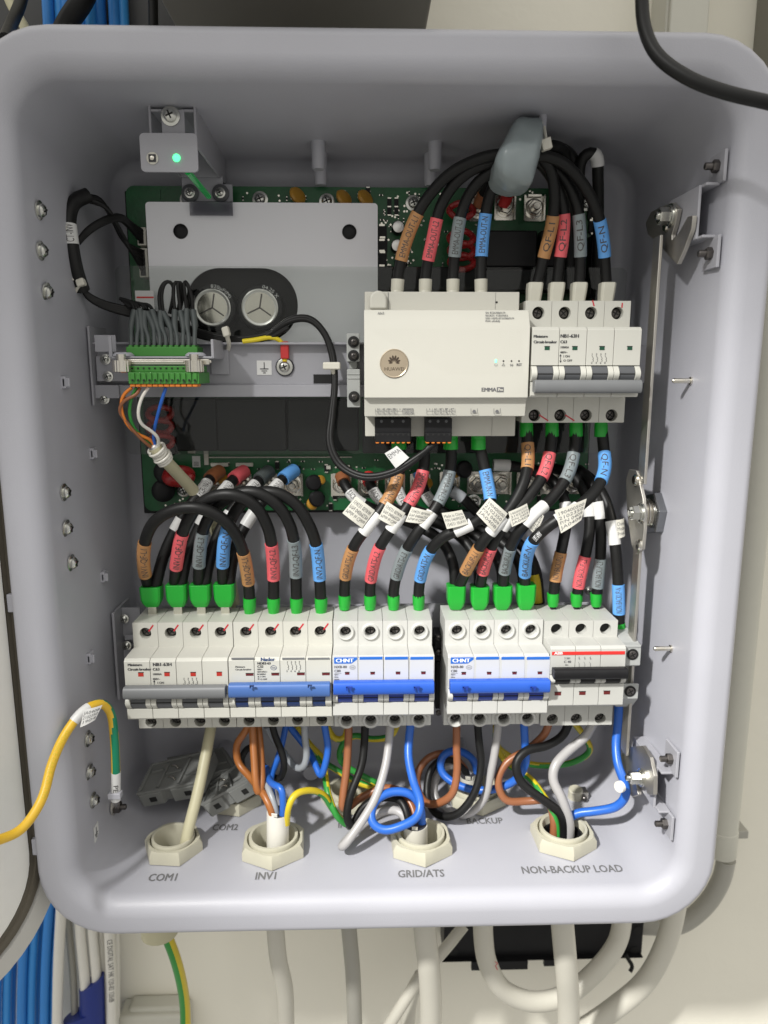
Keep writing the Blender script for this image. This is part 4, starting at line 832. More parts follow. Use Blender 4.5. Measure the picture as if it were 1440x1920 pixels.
# rubber boot hanging from the roof
rb = thing('rubber_boot', 'pale grey lumpy rubber boot clamped round the arching cables', 'cable clamp', P(966, 358, 55))
rg = []
for (x0, x1, py, Yc, dp) in ((972, 1006, 227, 62, 8), (958, 1014, 231, 61, 15), (948, 1013, 262, 59, 19), (926, 1003, 292, 57, 22), (922, 1001, 318, 57, 22), (924, 997, 345, 59, 20), (945, 990, 360, 60, 15), (958, 984, 363, 62, 8)):
    a_, b_ = P(x0, py, Yc), P(x1, py, Yc); cx, w = (a_.x+b_.x)/2, (b_.x-a_.x)/2
    rg.append([(cx+w*math.copysign(abs(math.cos(t))**.45, math.cos(t))*(1+.03*math.sin(5*t+py)), Yc+dp*math.copysign(abs(math.sin(t))**.45, math.sin(t)), a_.z) for t in [2*math.pi*i/20 for i in range(20)]])
o = obj('boot_shell', MB().rings(rg), M_ferr, rb, angle=80); sd = o.modifiers.new('s', 'SUBSURF'); sd.levels = sd.render_levels = 2
tex = bpy.data.textures.new('lumps', 'CLOUDS'); tex.noise_scale = 0.02; dm = o.modifiers.new('d', 'DISPLACE'); dm.texture = tex; dm.strength = 0.004; dm.mid_level = 0.5
p0 = P(1018, 228, 56); pts = [p0, P(1022, 250, 53), P(1024, 270, 50), P(1012, 262, 46), P(1010, 240, 50), p0]
obj('zip_tie', MB().tube(spline(pts, 1.5), 1.1, 8), M_tie, rb); p = P(1024, 271, 49); obj('tie_head', MB().obox(p, (3, 0, 1), (0, 2.5, 0), (-.8, 0, 3.2)), M_tie, rb, bevel=.5)
# cables rising behind the boot to the upper board studs
for label, pts, sl in (('black cable with white wrap arching down to the board beside the right wall', [(1086, 330, 96), (1090, 300, 92), (1104, 286, 90), (1118, 290, 90), (1121, 330, 94), (1122, 420, 110), (1121, 520, 120), (1122, 600, 122)], [((1113, 288), (1119, 312), M_paper, None)]),
                       ('black cable dropping behind the rubber boot to the middle upper stud', [(1000, 280, 78), (1045, 275, 84), (1065, 300, 96), (1062, 350, 108), (1068, 430, 118), (1070, 540, 122)], ()),
                       ('black cable dropping behind the rubber boot near the right upper stud', [(1010, 276, 84), (1062, 283, 92), (1083, 320, 100), (1085, 400, 112), (1090, 540, 122)], ()),
                       ('black cable with dark red sleeve reaching the middle upper stud', [(945, 385, 128), (952, 365, 122), (965, 345, 108), (985, 320, 90)], [((945, 383), (953, 363), M_redh, None)]),
                       ('black cable with brown sleeve reaching the left upper stud', [(897, 385, 128), (905, 365, 122), (925, 340, 108), (960, 310, 90)], [((897, 383), (905, 364), M_wbrown, None)])):
    cable('power_cable', label, 'black cables behind the rubber boot', pts, 3.9, BK, sl)
# loops between the left breakers
G_LP = 'black cables looping between the two left breakers'
loops = {
 'L1': ([(281, 1112, 87), (278, 1098, 86), (270, 1065, 76), (272, 1015, 64), (291, 977, 56), (330, 955, 52), (375, 953, 50), (420, 975, 54), (448, 1013, 62), (461, 1060, 74), (467, 1105, 84), (468, 1132, 85)], ((272, 1080), (268, 1018)), ((465, 1092), (450, 1036))),
 'L2': ([(329, 1110, 87), (328, 1090, 85), (332, 1050, 76), (342, 1000, 66), (365, 955, 58), (400, 931, 53), (440, 928, 51), (478, 948, 54), (502, 988, 62), (510, 1030, 72), (513, 1080, 82), (513, 1132, 85)], ((327, 1065), (338, 1000)), ((511, 1086), (508, 1020))),
 'L3': ([(374, 1108, 87), (373, 1085, 84), (374, 1040, 76), (382, 990, 68), (408, 948, 62), (445, 925, 58), (480, 923, 56), (518, 945, 58), (543, 983, 64), (553, 1030, 74), (555, 1080, 82), (556, 1132, 85)], ((372, 1062), (381, 996)), ((554, 1081), (549, 1012))),
 'N': ([(420, 1106, 87), (418, 1085, 84), (418, 1045, 76), (424, 1000, 70), (444, 955, 66), (477, 926, 62), (515, 923, 60), (553, 944, 62), (579, 983, 66), (593, 1022, 74), (599, 1080, 82), (602, 1132, 85)], ((418, 1060), (424, 990)), ((599, 1085), (593, 1020)))}
for k in NAMES:
    pts, s1, s2 = loops[k]
    root, path, near = cable('power_cable', 'black looping cable with %s sleeves marked INV1-QF-%s and INV2-QF-%s' % (CW[k], k, k), G_LP, pts, 4.25, BK, [(*s1, M_sl[k], 'INV1-QF-'+k), (*s2, M_sl[k], 'INV2-QF-'+k)])
    cx = {'L1': 284, 'L2': 332, 'L3': 376, 'N': 421}[k]; twin(root, cx, {'L1': 1098, 'L2': 1094, 'L3': 1094, 'N': 1093}[k], 1136, 86, 15.5, 13, M_green)
    q = pts[-1]; boot(root, P(q[0], 1121, 85), P(q[0], 1149, 85), 4.9, 3.9, M_green)
# board cables into the twin ferrules
G_PC = 'black cables from the board studs to the left breaker'
for k, pts, w1, w2 in (('L1', [(412, 884, 128), (398, 893, 118), (380, 918, 104), (355, 950, 96), (328, 995, 92), (306, 1045, 88), (294, 1090, 86), (290, 1112, 87)], ((384, 904), (366, 928)), ((334, 968), (322, 990))),
                   ('L2', [(458, 884, 128), (443, 894, 118), (420, 920, 104), (392, 955, 96), (366, 1005, 92), (348, 1055, 88), (340, 1095, 86), (337, 1110, 87)], ((426, 908), (405, 930)), ((384, 968), (374, 985))),
                   ('L3', [(505, 884, 128), (490, 896, 118), (468, 920, 106), (436, 955, 98), (408, 1005, 92), (392, 1055, 88), (384, 1095, 86), (381, 1108, 87)], ((478, 905), (460, 926)), ((428, 962), (418, 982))),
                   ('N', [(552, 882, 128), (535, 894, 118), (512, 918, 108), (478, 958, 100), (450, 1005, 94), (436, 1050, 90), (430, 1092, 86), (427, 1106, 87)], ((522, 905), (503, 926)), ((474, 960), (458, 985)))):
    root, path, near = cable('power_cable', 'black cable with %s stud sleeve and white PCB-INV-%s wraps' % (CW[k], k), G_PC, pts, 4.3, BK, [((pts[0][0], pts[0][1]), (pts[1][0]-3, pts[1][1]+4), M_wbrown if k == 'L1' else M_sl[k] if k != 'L3' else M_shrink, None, 1.3), (w1[1], w1[0], M_paper, 'PCB-INV-'+k, .4), (*w2, M_paper, None, .4)])
# controller to grid breaker
G_GR = 'black cables from the controller to the bright blue bar breaker'
grid_p = {
 'L1': ([(748, 824, 80), (751, 860, 80), (743, 905, 76), (720, 948, 70), (692, 985, 68), (665, 1022, 72), (650, 1065, 80), (646, 1105, 87), (646, 1132, 88)], ((746, 890), (722, 948)), ((642, 1084), (660, 1026)), ((708, 962), (682, 998)), [(668, 930), (703, 957), (679, 990), (642, 962)]),
 'L2': ([(794, 824, 80), (796, 865, 80), (785, 912, 76), (762, 952, 70), (735, 990, 68), (710, 1030, 72), (697, 1075, 82), (694, 1105, 87), (694, 1132, 88)], ((794, 884), (768, 945)), ((690, 1085), (709, 1026)), ((758, 962), (732, 995)), [(726, 940), (760, 962), (742, 990), (709, 972)]),
 'L3': ([(845, 824, 80), (846, 865, 80), (834, 918, 76), (808, 965, 70), (778, 1005, 70), (755, 1045, 76), (742, 1085, 84), (738, 1110, 87), (738, 1132, 88)], ((845, 880), (820, 942)), ((735, 1083), (758, 1024)), ((812, 962), (790, 990)), [(772, 950), (812, 960), (795, 982), (760, 978)]),
 'N': ([(897, 824, 80), (905, 862, 80), (915, 908, 76), (919, 945, 70), (902, 972, 64), (868, 990, 62), (830, 1008, 66), (803, 1038, 74), (789, 1080, 84), (785, 1110, 87), (785, 1132, 88)], ((912, 878), (919, 940)), ((782, 1086), (806, 1030)), ((886, 982), (856, 996)), [(828, 962), (866, 956), (878, 982), (838, 992)])}
for k in NAMES:
    pts, s1, s2, w, fl_ = grid_p[k]
    root, path, near = cable('power_cable', 'black cable with %s sleeves marked EMMA-IN-%s and GRID/ATS-%s' % (CW[k], k, k), G_GR, pts, 4.1, BK, [(*s1, M_sl[k], 'EMMA-IN-'+k), (*s2, M_sl[k], 'GRID/ATS-'+k), (*w, M_paper, None, .5)])
    Yf = path[near(w[0])].y-5; flag(root, fl_[::-1] if k != 'N' else fl_, Yf, ('Made in China', 'P/N 04099239', '154531 05/AW'))
    x = pts[-1][0]; boot(root, P(x, 1116, 88), P(x, 1142, 88), 4.7, 3.9, M_green)
    boot(root, P(pts[0][0], 842, 80), P(pts[0][0], 812, 80), 5.4, 5.6, M_green)
# upper breaker to backup breaker
G_BU = 'black cables from the upper breaker down to the backup breaker'
bk_p = {
 'L1': ([(987, 792, 86), (989, 830, 84), (990, 868, 78), (982, 905, 70), (962, 945, 64), (935, 980, 60), (905, 1017, 64), (880, 1058, 74), (864, 1092, 84), (858, 1108, 87)], ((990, 832), (986, 882)), ((868, 1072), (893, 1026)), ((938, 965), (922, 1000)), [(918, 933), (952, 963), (926, 998), (893, 963)]),
 'L2': ([(1035, 792, 86), (1033, 835, 84), (1020, 888, 76), (992, 930, 68), (955, 972, 62), (928, 1012, 66), (910, 1055, 76), (902, 1090, 84), (900, 1108, 87)], ((1032, 850), (1016, 900)), ((900, 1074), (922, 1026)), ((962, 965), (945, 990)), [(953, 960), (988, 944), (995, 970), (960, 988)]),
 'L3': ([(1080, 792, 86), (1078, 838, 84), (1064, 892, 76), (1034, 935, 68), (996, 970, 60), (966, 1008, 64), (950, 1050, 76), (944, 1090, 84), (942, 1108, 87)], ((1076, 850), (1060, 900)), ((943, 1072), (962, 1026)), ((1020, 948), (985, 982)), [(985, 985), (1005, 950), (1020, 968), (1003, 1002)]),
 'N': ([(1127, 792, 86), (1132, 840, 84), (1134, 878, 74), (1118, 918, 62), (1078, 955, 54), (1030, 985, 54), (997, 1018, 60), (986, 1055, 74), (984, 1090, 84), (985, 1106, 87)], ((1134, 852), (1128, 903)), ((980, 1076), (1000, 1012)), ((1085, 948), (1045, 976)), [(1040, 957), (1100, 935), (1090, 975), (1052, 1000)])}
for k in NAMES:
    pts, s1, s2, w, fl_ = bk_p[k]
    root, path, near = cable('power_cable', 'black cable with %s sleeves marked QF-%s and BACKUP-%s' % (CW[k], k, k), G_BU, pts, 4.15, BK, [(*s1, M_sl[k], 'QF-'+k), (*s2, M_sl[k], 'BACKUP-'+k), (*w, M_paper, None, .5)]+([((1012, 995), (1002, 1010), BK, 'AWM 3817', .05, M_inkw)] if k == 'N' else []))
    Yf = path[near(w[0])].y-6; flag(root, fl_, Yf, ('190400500', '2102350', 'P/N 0409', 'JA0408'))
    cx = {'L1': 855, 'L2': 899, 'L3': 942, 'N': 986}[k]; twin(root, cx, {'L1': 1096, 'L2': 1098, 'L3': 1096, 'N': 1094}[k], 1141, 87, 14, 13, M_green)
    x = pts[0][0]; boot(root, P(x, 818, 86), P(x, 784, 86), 4.9, 5.0, M_green)
# board to backup breaker (run behind)
G_BB = 'black cables running behind from the board to the backup breaker'
for k, pts, st, tx in (('L1', [(640, 892, 128), (650, 915, 118), (672, 940, 112), (720, 962, 112), (780, 985, 108), (828, 1015, 100), (850, 1060, 92), (853, 1110, 90)], M_wbrown, ((656, 920), (682, 948))),
                   ('L2', [(690, 892, 128), (697, 915, 118), (715, 940, 114), (770, 965, 114), (840, 990, 110), (880, 1025, 100), (896, 1065, 92), (898, 1110, 90)], M_redh, ((700, 918), (722, 945))),
                   ('L3', [(740, 892, 128), (746, 918, 120), (760, 945, 116), (820, 972, 116), (885, 1000, 110), (925, 1035, 100), (940, 1070, 92), (941, 1110, 90)], M_shrink, ((744, 920), (758, 942))),
                   ('N', [(787, 885, 128), (800, 930, 122), (840, 965, 118), (905, 995, 114), (950, 1025, 104), (975, 1060, 94), (983, 1110, 90)], M_sl['N'], ((795, 925), (812, 945)))):
    cable('power_cable', 'black cable behind the others with white wrap marked BACKUP %s' % k, G_BB, pts, 4.1, BK, [((pts[0][0], pts[0][1]-4), (pts[0][0]+4, pts[0][1]+12), st, None, 1.3), (*tx, M_paper, 'BACKUP '+k, .4)])
for label, pts, sl in (('black cable with grey wrap lying behind towards the lower right', [(842, 918, 112), (865, 932, 110), (900, 965, 112), (945, 1000, 112), (985, 1030, 108), (1005, 1070, 110), (1012, 1130, 112)], [((846, 920), (868, 935), M_wgrey2, None, .5)]),
                       ('black cable with white wrap lying level across the lower studs', [(925, 872, 112), (955, 873, 112), (990, 880, 114), (1030, 900, 116), (1060, 930, 114)], [((928, 872), (958, 873), M_paper, None, .5)]),
                       ('yellow and green earth cable rising behind the backup breaker', [(1006, 1180, 108), (1006, 1120, 108), (998, 1060, 110), (990, 1030, 112)], [((1006, 1130), (1002, 1075), M_yel, None, .4)])):
    cable('power_cable', label, 'cables lying behind the backup wiring', pts, 4.1, BK, sl)
# non-backup cables on the black handled breaker
G_NB = 'black cables curving down to the black handled breaker'
for k, pts, sl, w in (('L1', [(1000, 880, 126), (1030, 895, 112), (1056, 930, 100), (1062, 975, 92), (1054, 1025, 88), (1043, 1075, 88), (1037, 1125, 88)], ((1040, 1092), (1053, 1038)), ((1062, 945), (1060, 975))),
                  ('L2', [(1035, 878, 126), (1070, 888, 112), (1097, 925, 98), (1106, 975, 90), (1100, 1030, 87), (1088, 1080, 87), (1081, 1125, 88)], ((1085, 1100), (1101, 1046)), ((1103, 945), (1107, 970))),
                  ('L3', [(1068, 876, 126), (1096, 890, 108), (1118, 930, 94), (1126, 985, 88), (1126, 1040, 87), (1122, 1085, 87), (1118, 1125, 88)], ((1121, 1100), (1126, 1048)), ((1118, 940), (1124, 975))),
                  ('N', [(1085, 880, 122), (1115, 905, 104), (1138, 945, 90), (1150, 1000, 82), (1157, 1060, 78), (1160, 1120, 76), (1161, 1180, 76)], ((1160, 1148), (1158, 1096)), ((1147, 980), (1154, 1022)))):
    root, path, near = cable('power_cable', 'black cable with %s sleeve marked NON BACKUP-%s' % (CW[k], k), G_NB, pts, 4.1, BK, [(*sl, M_sl[k], 'NON BACKUP-'+k), (*w, M_paper, None, .5)])
    if k != 'N': x = pts[-1][0]; boot(root, P(x, 1112, 88), P(x, 1136, 88), 4.6, 3.7, M_green); obj('crimp', MB().box(P(x, 1136, 88).x-2, P(x, 1136, 88).x+2, 86, 90, P(x, 1146, 88).z, P(x, 1134, 88).z), M_hole, root)
    else: boot(root, P(1161, 1168, 76), P(1163, 1200, 76), 4.4, 4.2, M_green); flag(root, [(1155, 975), (1170, 972), (1172, 1005), (1158, 1010)], 78, ('China', 'Moza', 'Privat'))
# ================================================================== LOWER WIRES
def wire(label, group, pts, m, r=2.6, gyw=False, name='wire', n=10):
    w = [P(*p) for p in pts]; path = spline(w, 2.2)
    for p in path:
        zf = ZF(p.y)+r
        if p.z < zf and not any((p.x-g.x)**2+(p.y-g.y)**2 < (GL[k][2]*.6)**2 for k, g in GP.items()) and p.y > 0: p.z = zf
    mb = MB().tube(path, r, 12 if gyw else n, sector=gy(.012) if gyw else None)
    return tag(obj(name, mb, [M_yel, M_gry] if gyw else m, None, angle=60), label, 'wire', group)
G1 = 'wires fanning out under the lower breakers'
def base(px, py): return (px, 1352, 84)
wire('orange brown wire bowing left below the slate blue bar breaker', G1, [(470, 1350, 84), (462, 1368, 84), (444, 1398, 88), (447, 1430, 86), (470, 1458, 76), (497, 1494, 58), (509, 1520, 52), (513, 1540, 52)], M_worange, 2.9)
wire('orange brown wire hanging in a tight hairpin below the slate blue bar breaker', G1, [(473, 1350, 84), (474, 1375, 80), (477, 1427, 70), (480, 1470, 62), (485, 1489, 60), (490, 1475, 64), (490, 1435, 74), (487, 1390, 84), (484, 1360, 90)], M_worange, 2.9)
wire('black wire curling back below the slate blue bar breaker', G1, [(508, 1350, 84), (516, 1380, 84), (528, 1410, 82), (533, 1435, 80), (525, 1460, 80), (510, 1456, 84), (496, 1440, 92), (480, 1415, 104), (470, 1400, 108), (452, 1425, 110), (462, 1455, 108)], M_black, 2.7)
wire('grey wire in a deep bow below the slate blue bar breaker', G1, [(571, 1350, 84), (572, 1385, 84), (575, 1415, 84), (570, 1436, 84), (556, 1440, 90), (536, 1416, 100), (515, 1390, 104), (500, 1362, 100)], M_wgrey2, 2.7)
wire('blue wire in a narrow bow below the slate blue bar breaker', G1, [(607, 1350, 84), (611, 1375, 84), (615, 1405, 82), (608, 1440, 80), (602, 1456, 80), (594, 1440, 86), (580, 1410, 98), (553, 1375, 106), (540, 1358, 104)], M_wblue, 2.7)
wire('dark blue wire slanting down behind the black wire', G1, [(536, 1360, 100), (530, 1390, 98), (520, 1425, 90), (508, 1458, 76), (512, 1500, 58), (520, 1540, 53)], M_wblue, 2.5)
wire('blue wire arching out of the white sheath', G1, [(529, 1545, 52), (531, 1505, 50), (527, 1478, 52), (514, 1472, 58), (504, 1462, 70), (500, 1440, 90)], M_wblue, 2.6)
wire('grey wire rising out of the white sheath', G1, [(521, 1545, 53), (515, 1510, 54), (504, 1480, 62), (497, 1462, 74), (490, 1430, 95)], M_wgrey2, 2.5)
wire('green yellow wire arching from the white sheath towards INV2', G1, [(537, 1545, 52), (541, 1512, 50), (553, 1490, 54), (580, 1482, 62), (606, 1490, 70), (622, 1514, 74), (640, 1536, 78), (655, 1535, 100)], None, 2.6, True)
wire('green yellow wire dropping steeply beside the blue bow', G1, [(555, 1362, 112), (580, 1395, 112), (606, 1425, 104), (610, 1455, 90), (617, 1495, 76), (632, 1530, 70), (648, 1545, 72)], None, 2.6, True)
wire('green yellow wire running level under the rail then curling down', G1, [(746, 1355, 100), (735, 1378, 96), (700, 1386, 100), (662, 1380, 104), (638, 1405, 104), (640, 1428, 102), (680, 1455, 100), (720, 1475, 98), (745, 1485, 98), (756, 1500, 90)], None, 2.6, True)
wire('green yellow wire crossing low behind the brown wire', G1, [(590, 1420, 118), (625, 1440, 114), (671, 1467, 108), (715, 1480, 104), (748, 1492, 96)], None, 2.6, True)
wire('green yellow wire hooked up behind the blue bow', G1, [(612, 1360, 104), (628, 1385, 104), (645, 1385, 104), (652, 1360, 104)], None, 2.6, True)
G2 = 'wires between the grid breaker and the GRID/ATS gland'
wire('brown wire hooking down to the GRID/ATS cable', G2, [(654, 1350, 84), (653, 1390, 82), (650, 1440, 76), (643, 1495, 68), (642, 1516, 66), (652, 1514, 70), (675, 1497, 82), (718, 1478, 84), (752, 1485, 76), (774, 1515, 66), (780, 1550, 58)], M_wbrown, 3.1)
wire('black wire hooking down to the GRID/ATS cable', G2, [(685, 1350, 84), (683, 1395, 82), (678, 1435, 76), (656, 1495, 66), (651, 1535, 62), (660, 1550, 62), (676, 1520, 72), (700, 1500, 76), (728, 1495, 74), (753, 1503, 66), (765, 1535, 58), (768, 1560, 56)], M_black, 3.1)
wire('light grey wire reaching the floor and doubling back to the GRID/ATS cable', G2, [(732, 1350, 84), (729, 1395, 80), (722, 1440, 70), (702, 1500, 56), (668, 1555, 44), (645, 1585, 40), (640, 1588, 42), (655, 1570, 54), (694, 1535, 66), (727, 1519, 68), (752, 1524, 62), (772, 1560, 56)], M_wgrey, 3.3)
wire('blue wire with one full loop above the GRID/ATS gland', G2, [(771, 1350, 84), (767, 1385, 80), (766, 1420, 72), (775, 1465, 62), (788, 1505, 54), (783, 1530, 48), (755, 1548, 44), (718, 1556, 44), (697, 1540, 48), (702, 1505, 56), (730, 1486, 62), (765, 1487, 62), (785, 1505, 60), (791, 1545, 56), (791, 1570, 56)], M_wblue, 3.3)
G3 = 'wires between the backup breaker and the BACKUP gland'
wire('brown wire sweeping round to the BACKUP gland', G3, [(856, 1350, 84), (856, 1400, 82), (857, 1445, 78), (848, 1488, 74), (822, 1506, 78), (797, 1504, 90), (782, 1475, 104), (785, 1445, 112), (805, 1420, 116), (840, 1413, 118), (870, 1440, 118), (885, 1480, 117)], M_wbrown, 3.1)
wire('black wire sweeping round to the BACKUP gland', G3, [(895, 1350, 84), (898, 1390, 82), (902, 1435, 78), (888, 1490, 72), (855, 1528, 72), (820, 1527, 82), (801, 1492, 98), (810, 1440, 110), (840, 1422, 116), (872, 1445, 117), (888, 1490, 117)], M_black, 3.1)
wire('light grey wire sweeping round to the BACKUP gland', G3, [(935, 1350, 84), (930, 1395, 82), (921, 1445, 80), (906, 1500, 80), (875, 1527, 84), (836, 1520, 96), (814, 1485, 108), (825, 1445, 116), (855, 1435, 118), (885, 1460, 118), (893, 1500, 117)], M_wgrey, 3.2)
wire('blue wire with a wide loop over the BACKUP gland', G3, [(982, 1350, 84), (984, 1390, 82), (985, 1432, 80), (963, 1465, 84), (907, 1482, 90), (855, 1470, 98), (827, 1445, 106), (830, 1418, 110), (855, 1407, 114), (885, 1422, 117), (895, 1450, 118), (897, 1500, 117)], M_wblue, 3.2)
G4 = 'wires between the black handled breaker and the NON-BACKUP LOAD gland'
wire('brown wire in a wide left bow to the NON-BACKUP LOAD gland', G4, [(1030, 1350, 84), (1022, 1375, 86), (990, 1405, 88), (950, 1430, 86), (934, 1465, 82), (948, 1500, 78), (990, 1502, 78), (1026, 1502, 74), (1038, 1535, 66), (1036, 1590, 62)], M_wbrown, 3.1)
wire('black wire snaking down to the NON-BACKUP LOAD gland', G4, [(1068, 1350, 84), (1056, 1378, 84), (1025, 1398, 80), (988, 1407, 76), (968, 1430, 72), (976, 1465, 68), (1022, 1502, 62), (1052, 1528, 60), (1057, 1595, 62)], M_black, 3.4)
wire('light grey wire snaking down to the NON-BACKUP LOAD gland', G4, [(1115, 1350, 84), (1100, 1378, 82), (1065, 1408, 78), (1041, 1435, 72), (1037, 1462, 68), (1054, 1498, 62), (1068, 1545, 60), (1064, 1600, 62)], M_wgrey, 3.7)
wire('blue wire from the grey terminal block sagging across to the NON-BACKUP LOAD gland', G4, [(1160, 1320, 80), (1159, 1355, 78), (1155, 1397, 72), (1159, 1435, 63), (1171, 1468, 56), (1173, 1492, 54), (1156, 1512, 56), (1115, 1521, 62), (1080, 1526, 66), (1056, 1545, 66), (1048, 1600, 62)], M_wblue, 3.4)
wire('green yellow wire in a broad sweep behind the light grey wire', G4, [(1076, 1355, 100), (1095, 1380, 106), (1106, 1408, 110), (1072, 1430, 114), (1001, 1434, 118), (960, 1420, 118), (932, 1398, 112), (930, 1362, 104)], None, 2.6, True)
wire('green yellow wire slanting towards the NON-BACKUP LOAD gland', G4, [(932, 1402, 108), (949, 1430, 106), (992, 1458, 92), (1015, 1486, 78), (1040, 1530, 66), (1050, 1590, 62)], None, 2.6, True)
# sheathed cables inside the glands
def sheath(label, px, y0, y1, Y, r, m, bend=0):
    a_, b_ = P(px, y0, Y), P(px, y1, Y); pts = [b_+Vector((0, 0, -36)), b_+Vector((0, 0, -18)), b_, a_.lerp(b_, .5), a_]
    path = spline(pts); mb = MB().tube(path, r, 20, caps=True); t = thing('sheathed_cable', label, 'cable', path[0], 'sheathed cables entering the glands'); obj('jacket', mb, m, t, angle=60)
    c = path[-1]; mb = MB().lathe((c.x, c.y, c.z), (0, 0, 1), [(0.0, r*.99), (.25, r*.7)], 20); obj('cut_end', mb, M_ink, t)
    for i in range(3):
        a2 = random.uniform(0, 6.28); d = Vector((math.cos(a2), math.sin(a2), 0)); obj('torn_flap', MB().obox(c+d*r*.85+Vector((0, 0, 1.2)), d.cross(Vector((0, 0, 1)))*2.2, d*.4, (d*.2+Vector((0, 0, 1)))*2.0), m, t, bevel=.2)
    return t
g = GP['INV1']; sheath('white sheathed cable standing in the INV1 gland', 521, 1522, 1575, g.y, 8.4, M_sheath)
g = GP['GRID']; sheath('beige sheathed cable standing in the GRID/ATS gland', 779, 1545, 1580, g.y, 9.2, M_cab)
g = GP['BACK']; sheath('beige sheathed cable standing in the BACKUP gland', 880, 1455, 1500, g.y, 7.5, M_cab)
cable('communication_cable', 'olive cream cable rising from the COM1 gland behind the breaker', 'olive cream cables', [(330, 1680, 56), (343, 1610, 52), (352, 1560, 54), (370, 1490, 66), (385, 1420, 82), (400, 1340, 104), (412, 1280, 116)], 4.3, M_com)
# ================================================================== COM CABLE WITH PIGTAIL
cc, pth, nr = cable('communication_cable', 'olive cream cable with white wire whipping below the green connector', 'olive cream cables', [(290, 838, 70), (305, 858, 74), (335, 890, 88), (370, 930, 102), (400, 985, 112), (425, 1060, 116), (440, 1140, 116), (438, 1200, 118)], 4.5, M_com)
d = (pth[6]-pth[0]).normalized(); u_ = d.orthogonal().normalized(); w_ = d.cross(u_)
hel = [pth[0]+d*(1+13*i/110)+(u_*math.cos(i*.35)+w_*math.sin(i*.35))*(5.6+.5*math.sin(i*.11)) for i in range(111)]
obj('whipping', MB().tube(hel, 1.0, 8), M_sheath, cc); obj('foil_end', MB().lathe(pth[0], -d, [(0, 4.3), (2, 3.6), (3, 2)], 16), M_alu, cc)
G5 = 'thin wires from the olive cable to the green connector'
for label, pts, m in (('thin orange wire bowing left below the green connector', [(247, 727, 52), (232, 740, 52), (227, 760, 52), (235, 790, 55), (255, 812, 60), (284, 826, 66), (290, 840, 70)], M_orange),
                      ('thin brown wire bowing furthest left below the green connector', [(262, 727, 52), (258, 738, 50), (232, 752, 50), (224, 770, 52), (240, 795, 56), (268, 826, 62), (288, 842, 69)], M_wbrown),
                      ('thin green wire below the green connector', [(256, 727, 52), (246, 748, 53), (243, 775, 55), (252, 803, 60), (275, 828, 66), (288, 842, 70)], M_gry),
                      ('thin white wire below the green connector', [(278, 727, 52), (266, 745, 50), (259, 775, 50), (265, 795, 53), (282, 807, 58), (296, 820, 62), (296, 842, 70)], M_sheath),
                      ('thin blue wire below the green connector', [(311, 727, 52), (304, 748, 53), (294, 785, 58), (288, 815, 64), (291, 842, 70)], M_wblue)):
    tag(obj('wire', MB().tube(spline([P(*p) for p in pts], 2), 1.15, 8), m, None, angle=60), label, 'wire', G5)
# ================================================================== HARNESS
G6 = 'black harness strands at the upper left'
hz = [(155, 545, 78), (142, 505, 72), (132, 450, 70), (129, 405, 72), (140, 378, 76), (165, 366, 82), (190, 380, 92), (212, 415, 104), (235, 455, 114), (268, 500, 124)]
h, hp, hn = cable('wire_harness', 'thick black sleeved harness bent along the left wall with white wrap', 'black harness at the upper left', hz[:6], 4.9, M_black, [((131, 462), (128, 425), M_paper, 'CT-INV', .3)])
flag(h, [(113, 485), (133, 488), (140, 525), (116, 532)], 70, ('', 'BARCODE 12V', 'JA0408', '0/10 W12')); flag(h, [(117, 424), (128, 424), (128, 460), (121, 466)], 66, ())
for i in range(5):
    pts = [P(165+random.uniform(-6, 4), 368+i*2, 80+i)]+[P(x+i*3-4, y+i*4-8, Y+random.uniform(-2, 2)) for x, y, Y in ((190, 380, 90), (214, 418, 102), (238, 462, 112))]+[P(268, 472+i*9, 125)]
    tag(obj('wire', MB().tube(spline(pts), 1.5, 8), M_black, None, angle=60), 'thin black strand from the bent harness to the lower white socket', 'wire', G6)
for i in range(4):
    pts = [P(147, 452+i, 74), P(165, 430+i*2, 80), P(196, 411+i*2, 88), P(225, 405+i*2, 100), P(248, 422+i*3, 114), P(266, 434+i*6, 125)]
    tag(obj('wire', MB().tube(spline(pts), 1.9, 8), M_black, None, angle=60), 'thin black strand from the bent harness to the upper white socket', 'wire', 'black strands to the upper white socket')
for i in range(4):
    pts = [P(150+i, 530, 78), P(160, 548+i*2, 80), P(192, 566+i*3, 84), P(240, 578+i*4, 88), P(295, 588+i*5, 96), P(345, 610+i*4, 98), P(400, 628+i*3, 95), P(450, 634+i*2, 92), P(500, 626+i*3, 92), P(540, 606+i*3, 92)]
    tag(obj('wire', MB().tube(spline(pts), 1.7, 8), M_black, None, angle=60), 'black strand running level from the harness in front of the capacitors', 'wire', 'black strands in front of the capacitors')
for i in range(2):
    pts = [P(500+i*6, 630-i*5, 92), P(545, 602-i*4, 91), P(580, 600-i*4, 90), P(605, 622-i*4, 88), P(620+i*4, 660, 86), P(626+i*3, 720, 82), P(620+i*4, 780, 78), P(616+i*5, 830, 74), P(634+i*5, 872-i*3, 70), P(680, 896-i*5, 64), P(735, 889-i*5, 58), P(780, 862-i*4, 56), P(812+i*6, 830, 58)]
    tag(obj('wire', MB().tube(spline(pts), 2.0, 8), M_black, None, angle=60), 'glossy black wire drooping from the rail to the controller plug', 'wire', 'black wires drooping to the controller plug')
mk = thing('wire_marker', 'white flag marked EMMA on the drooping black wires', 'label', P(745, 878, 55)); flag(mk, [(721, 850), (744, 836), (767, 858), (742, 878)], 55, ('EMMA', ''), M_paper)
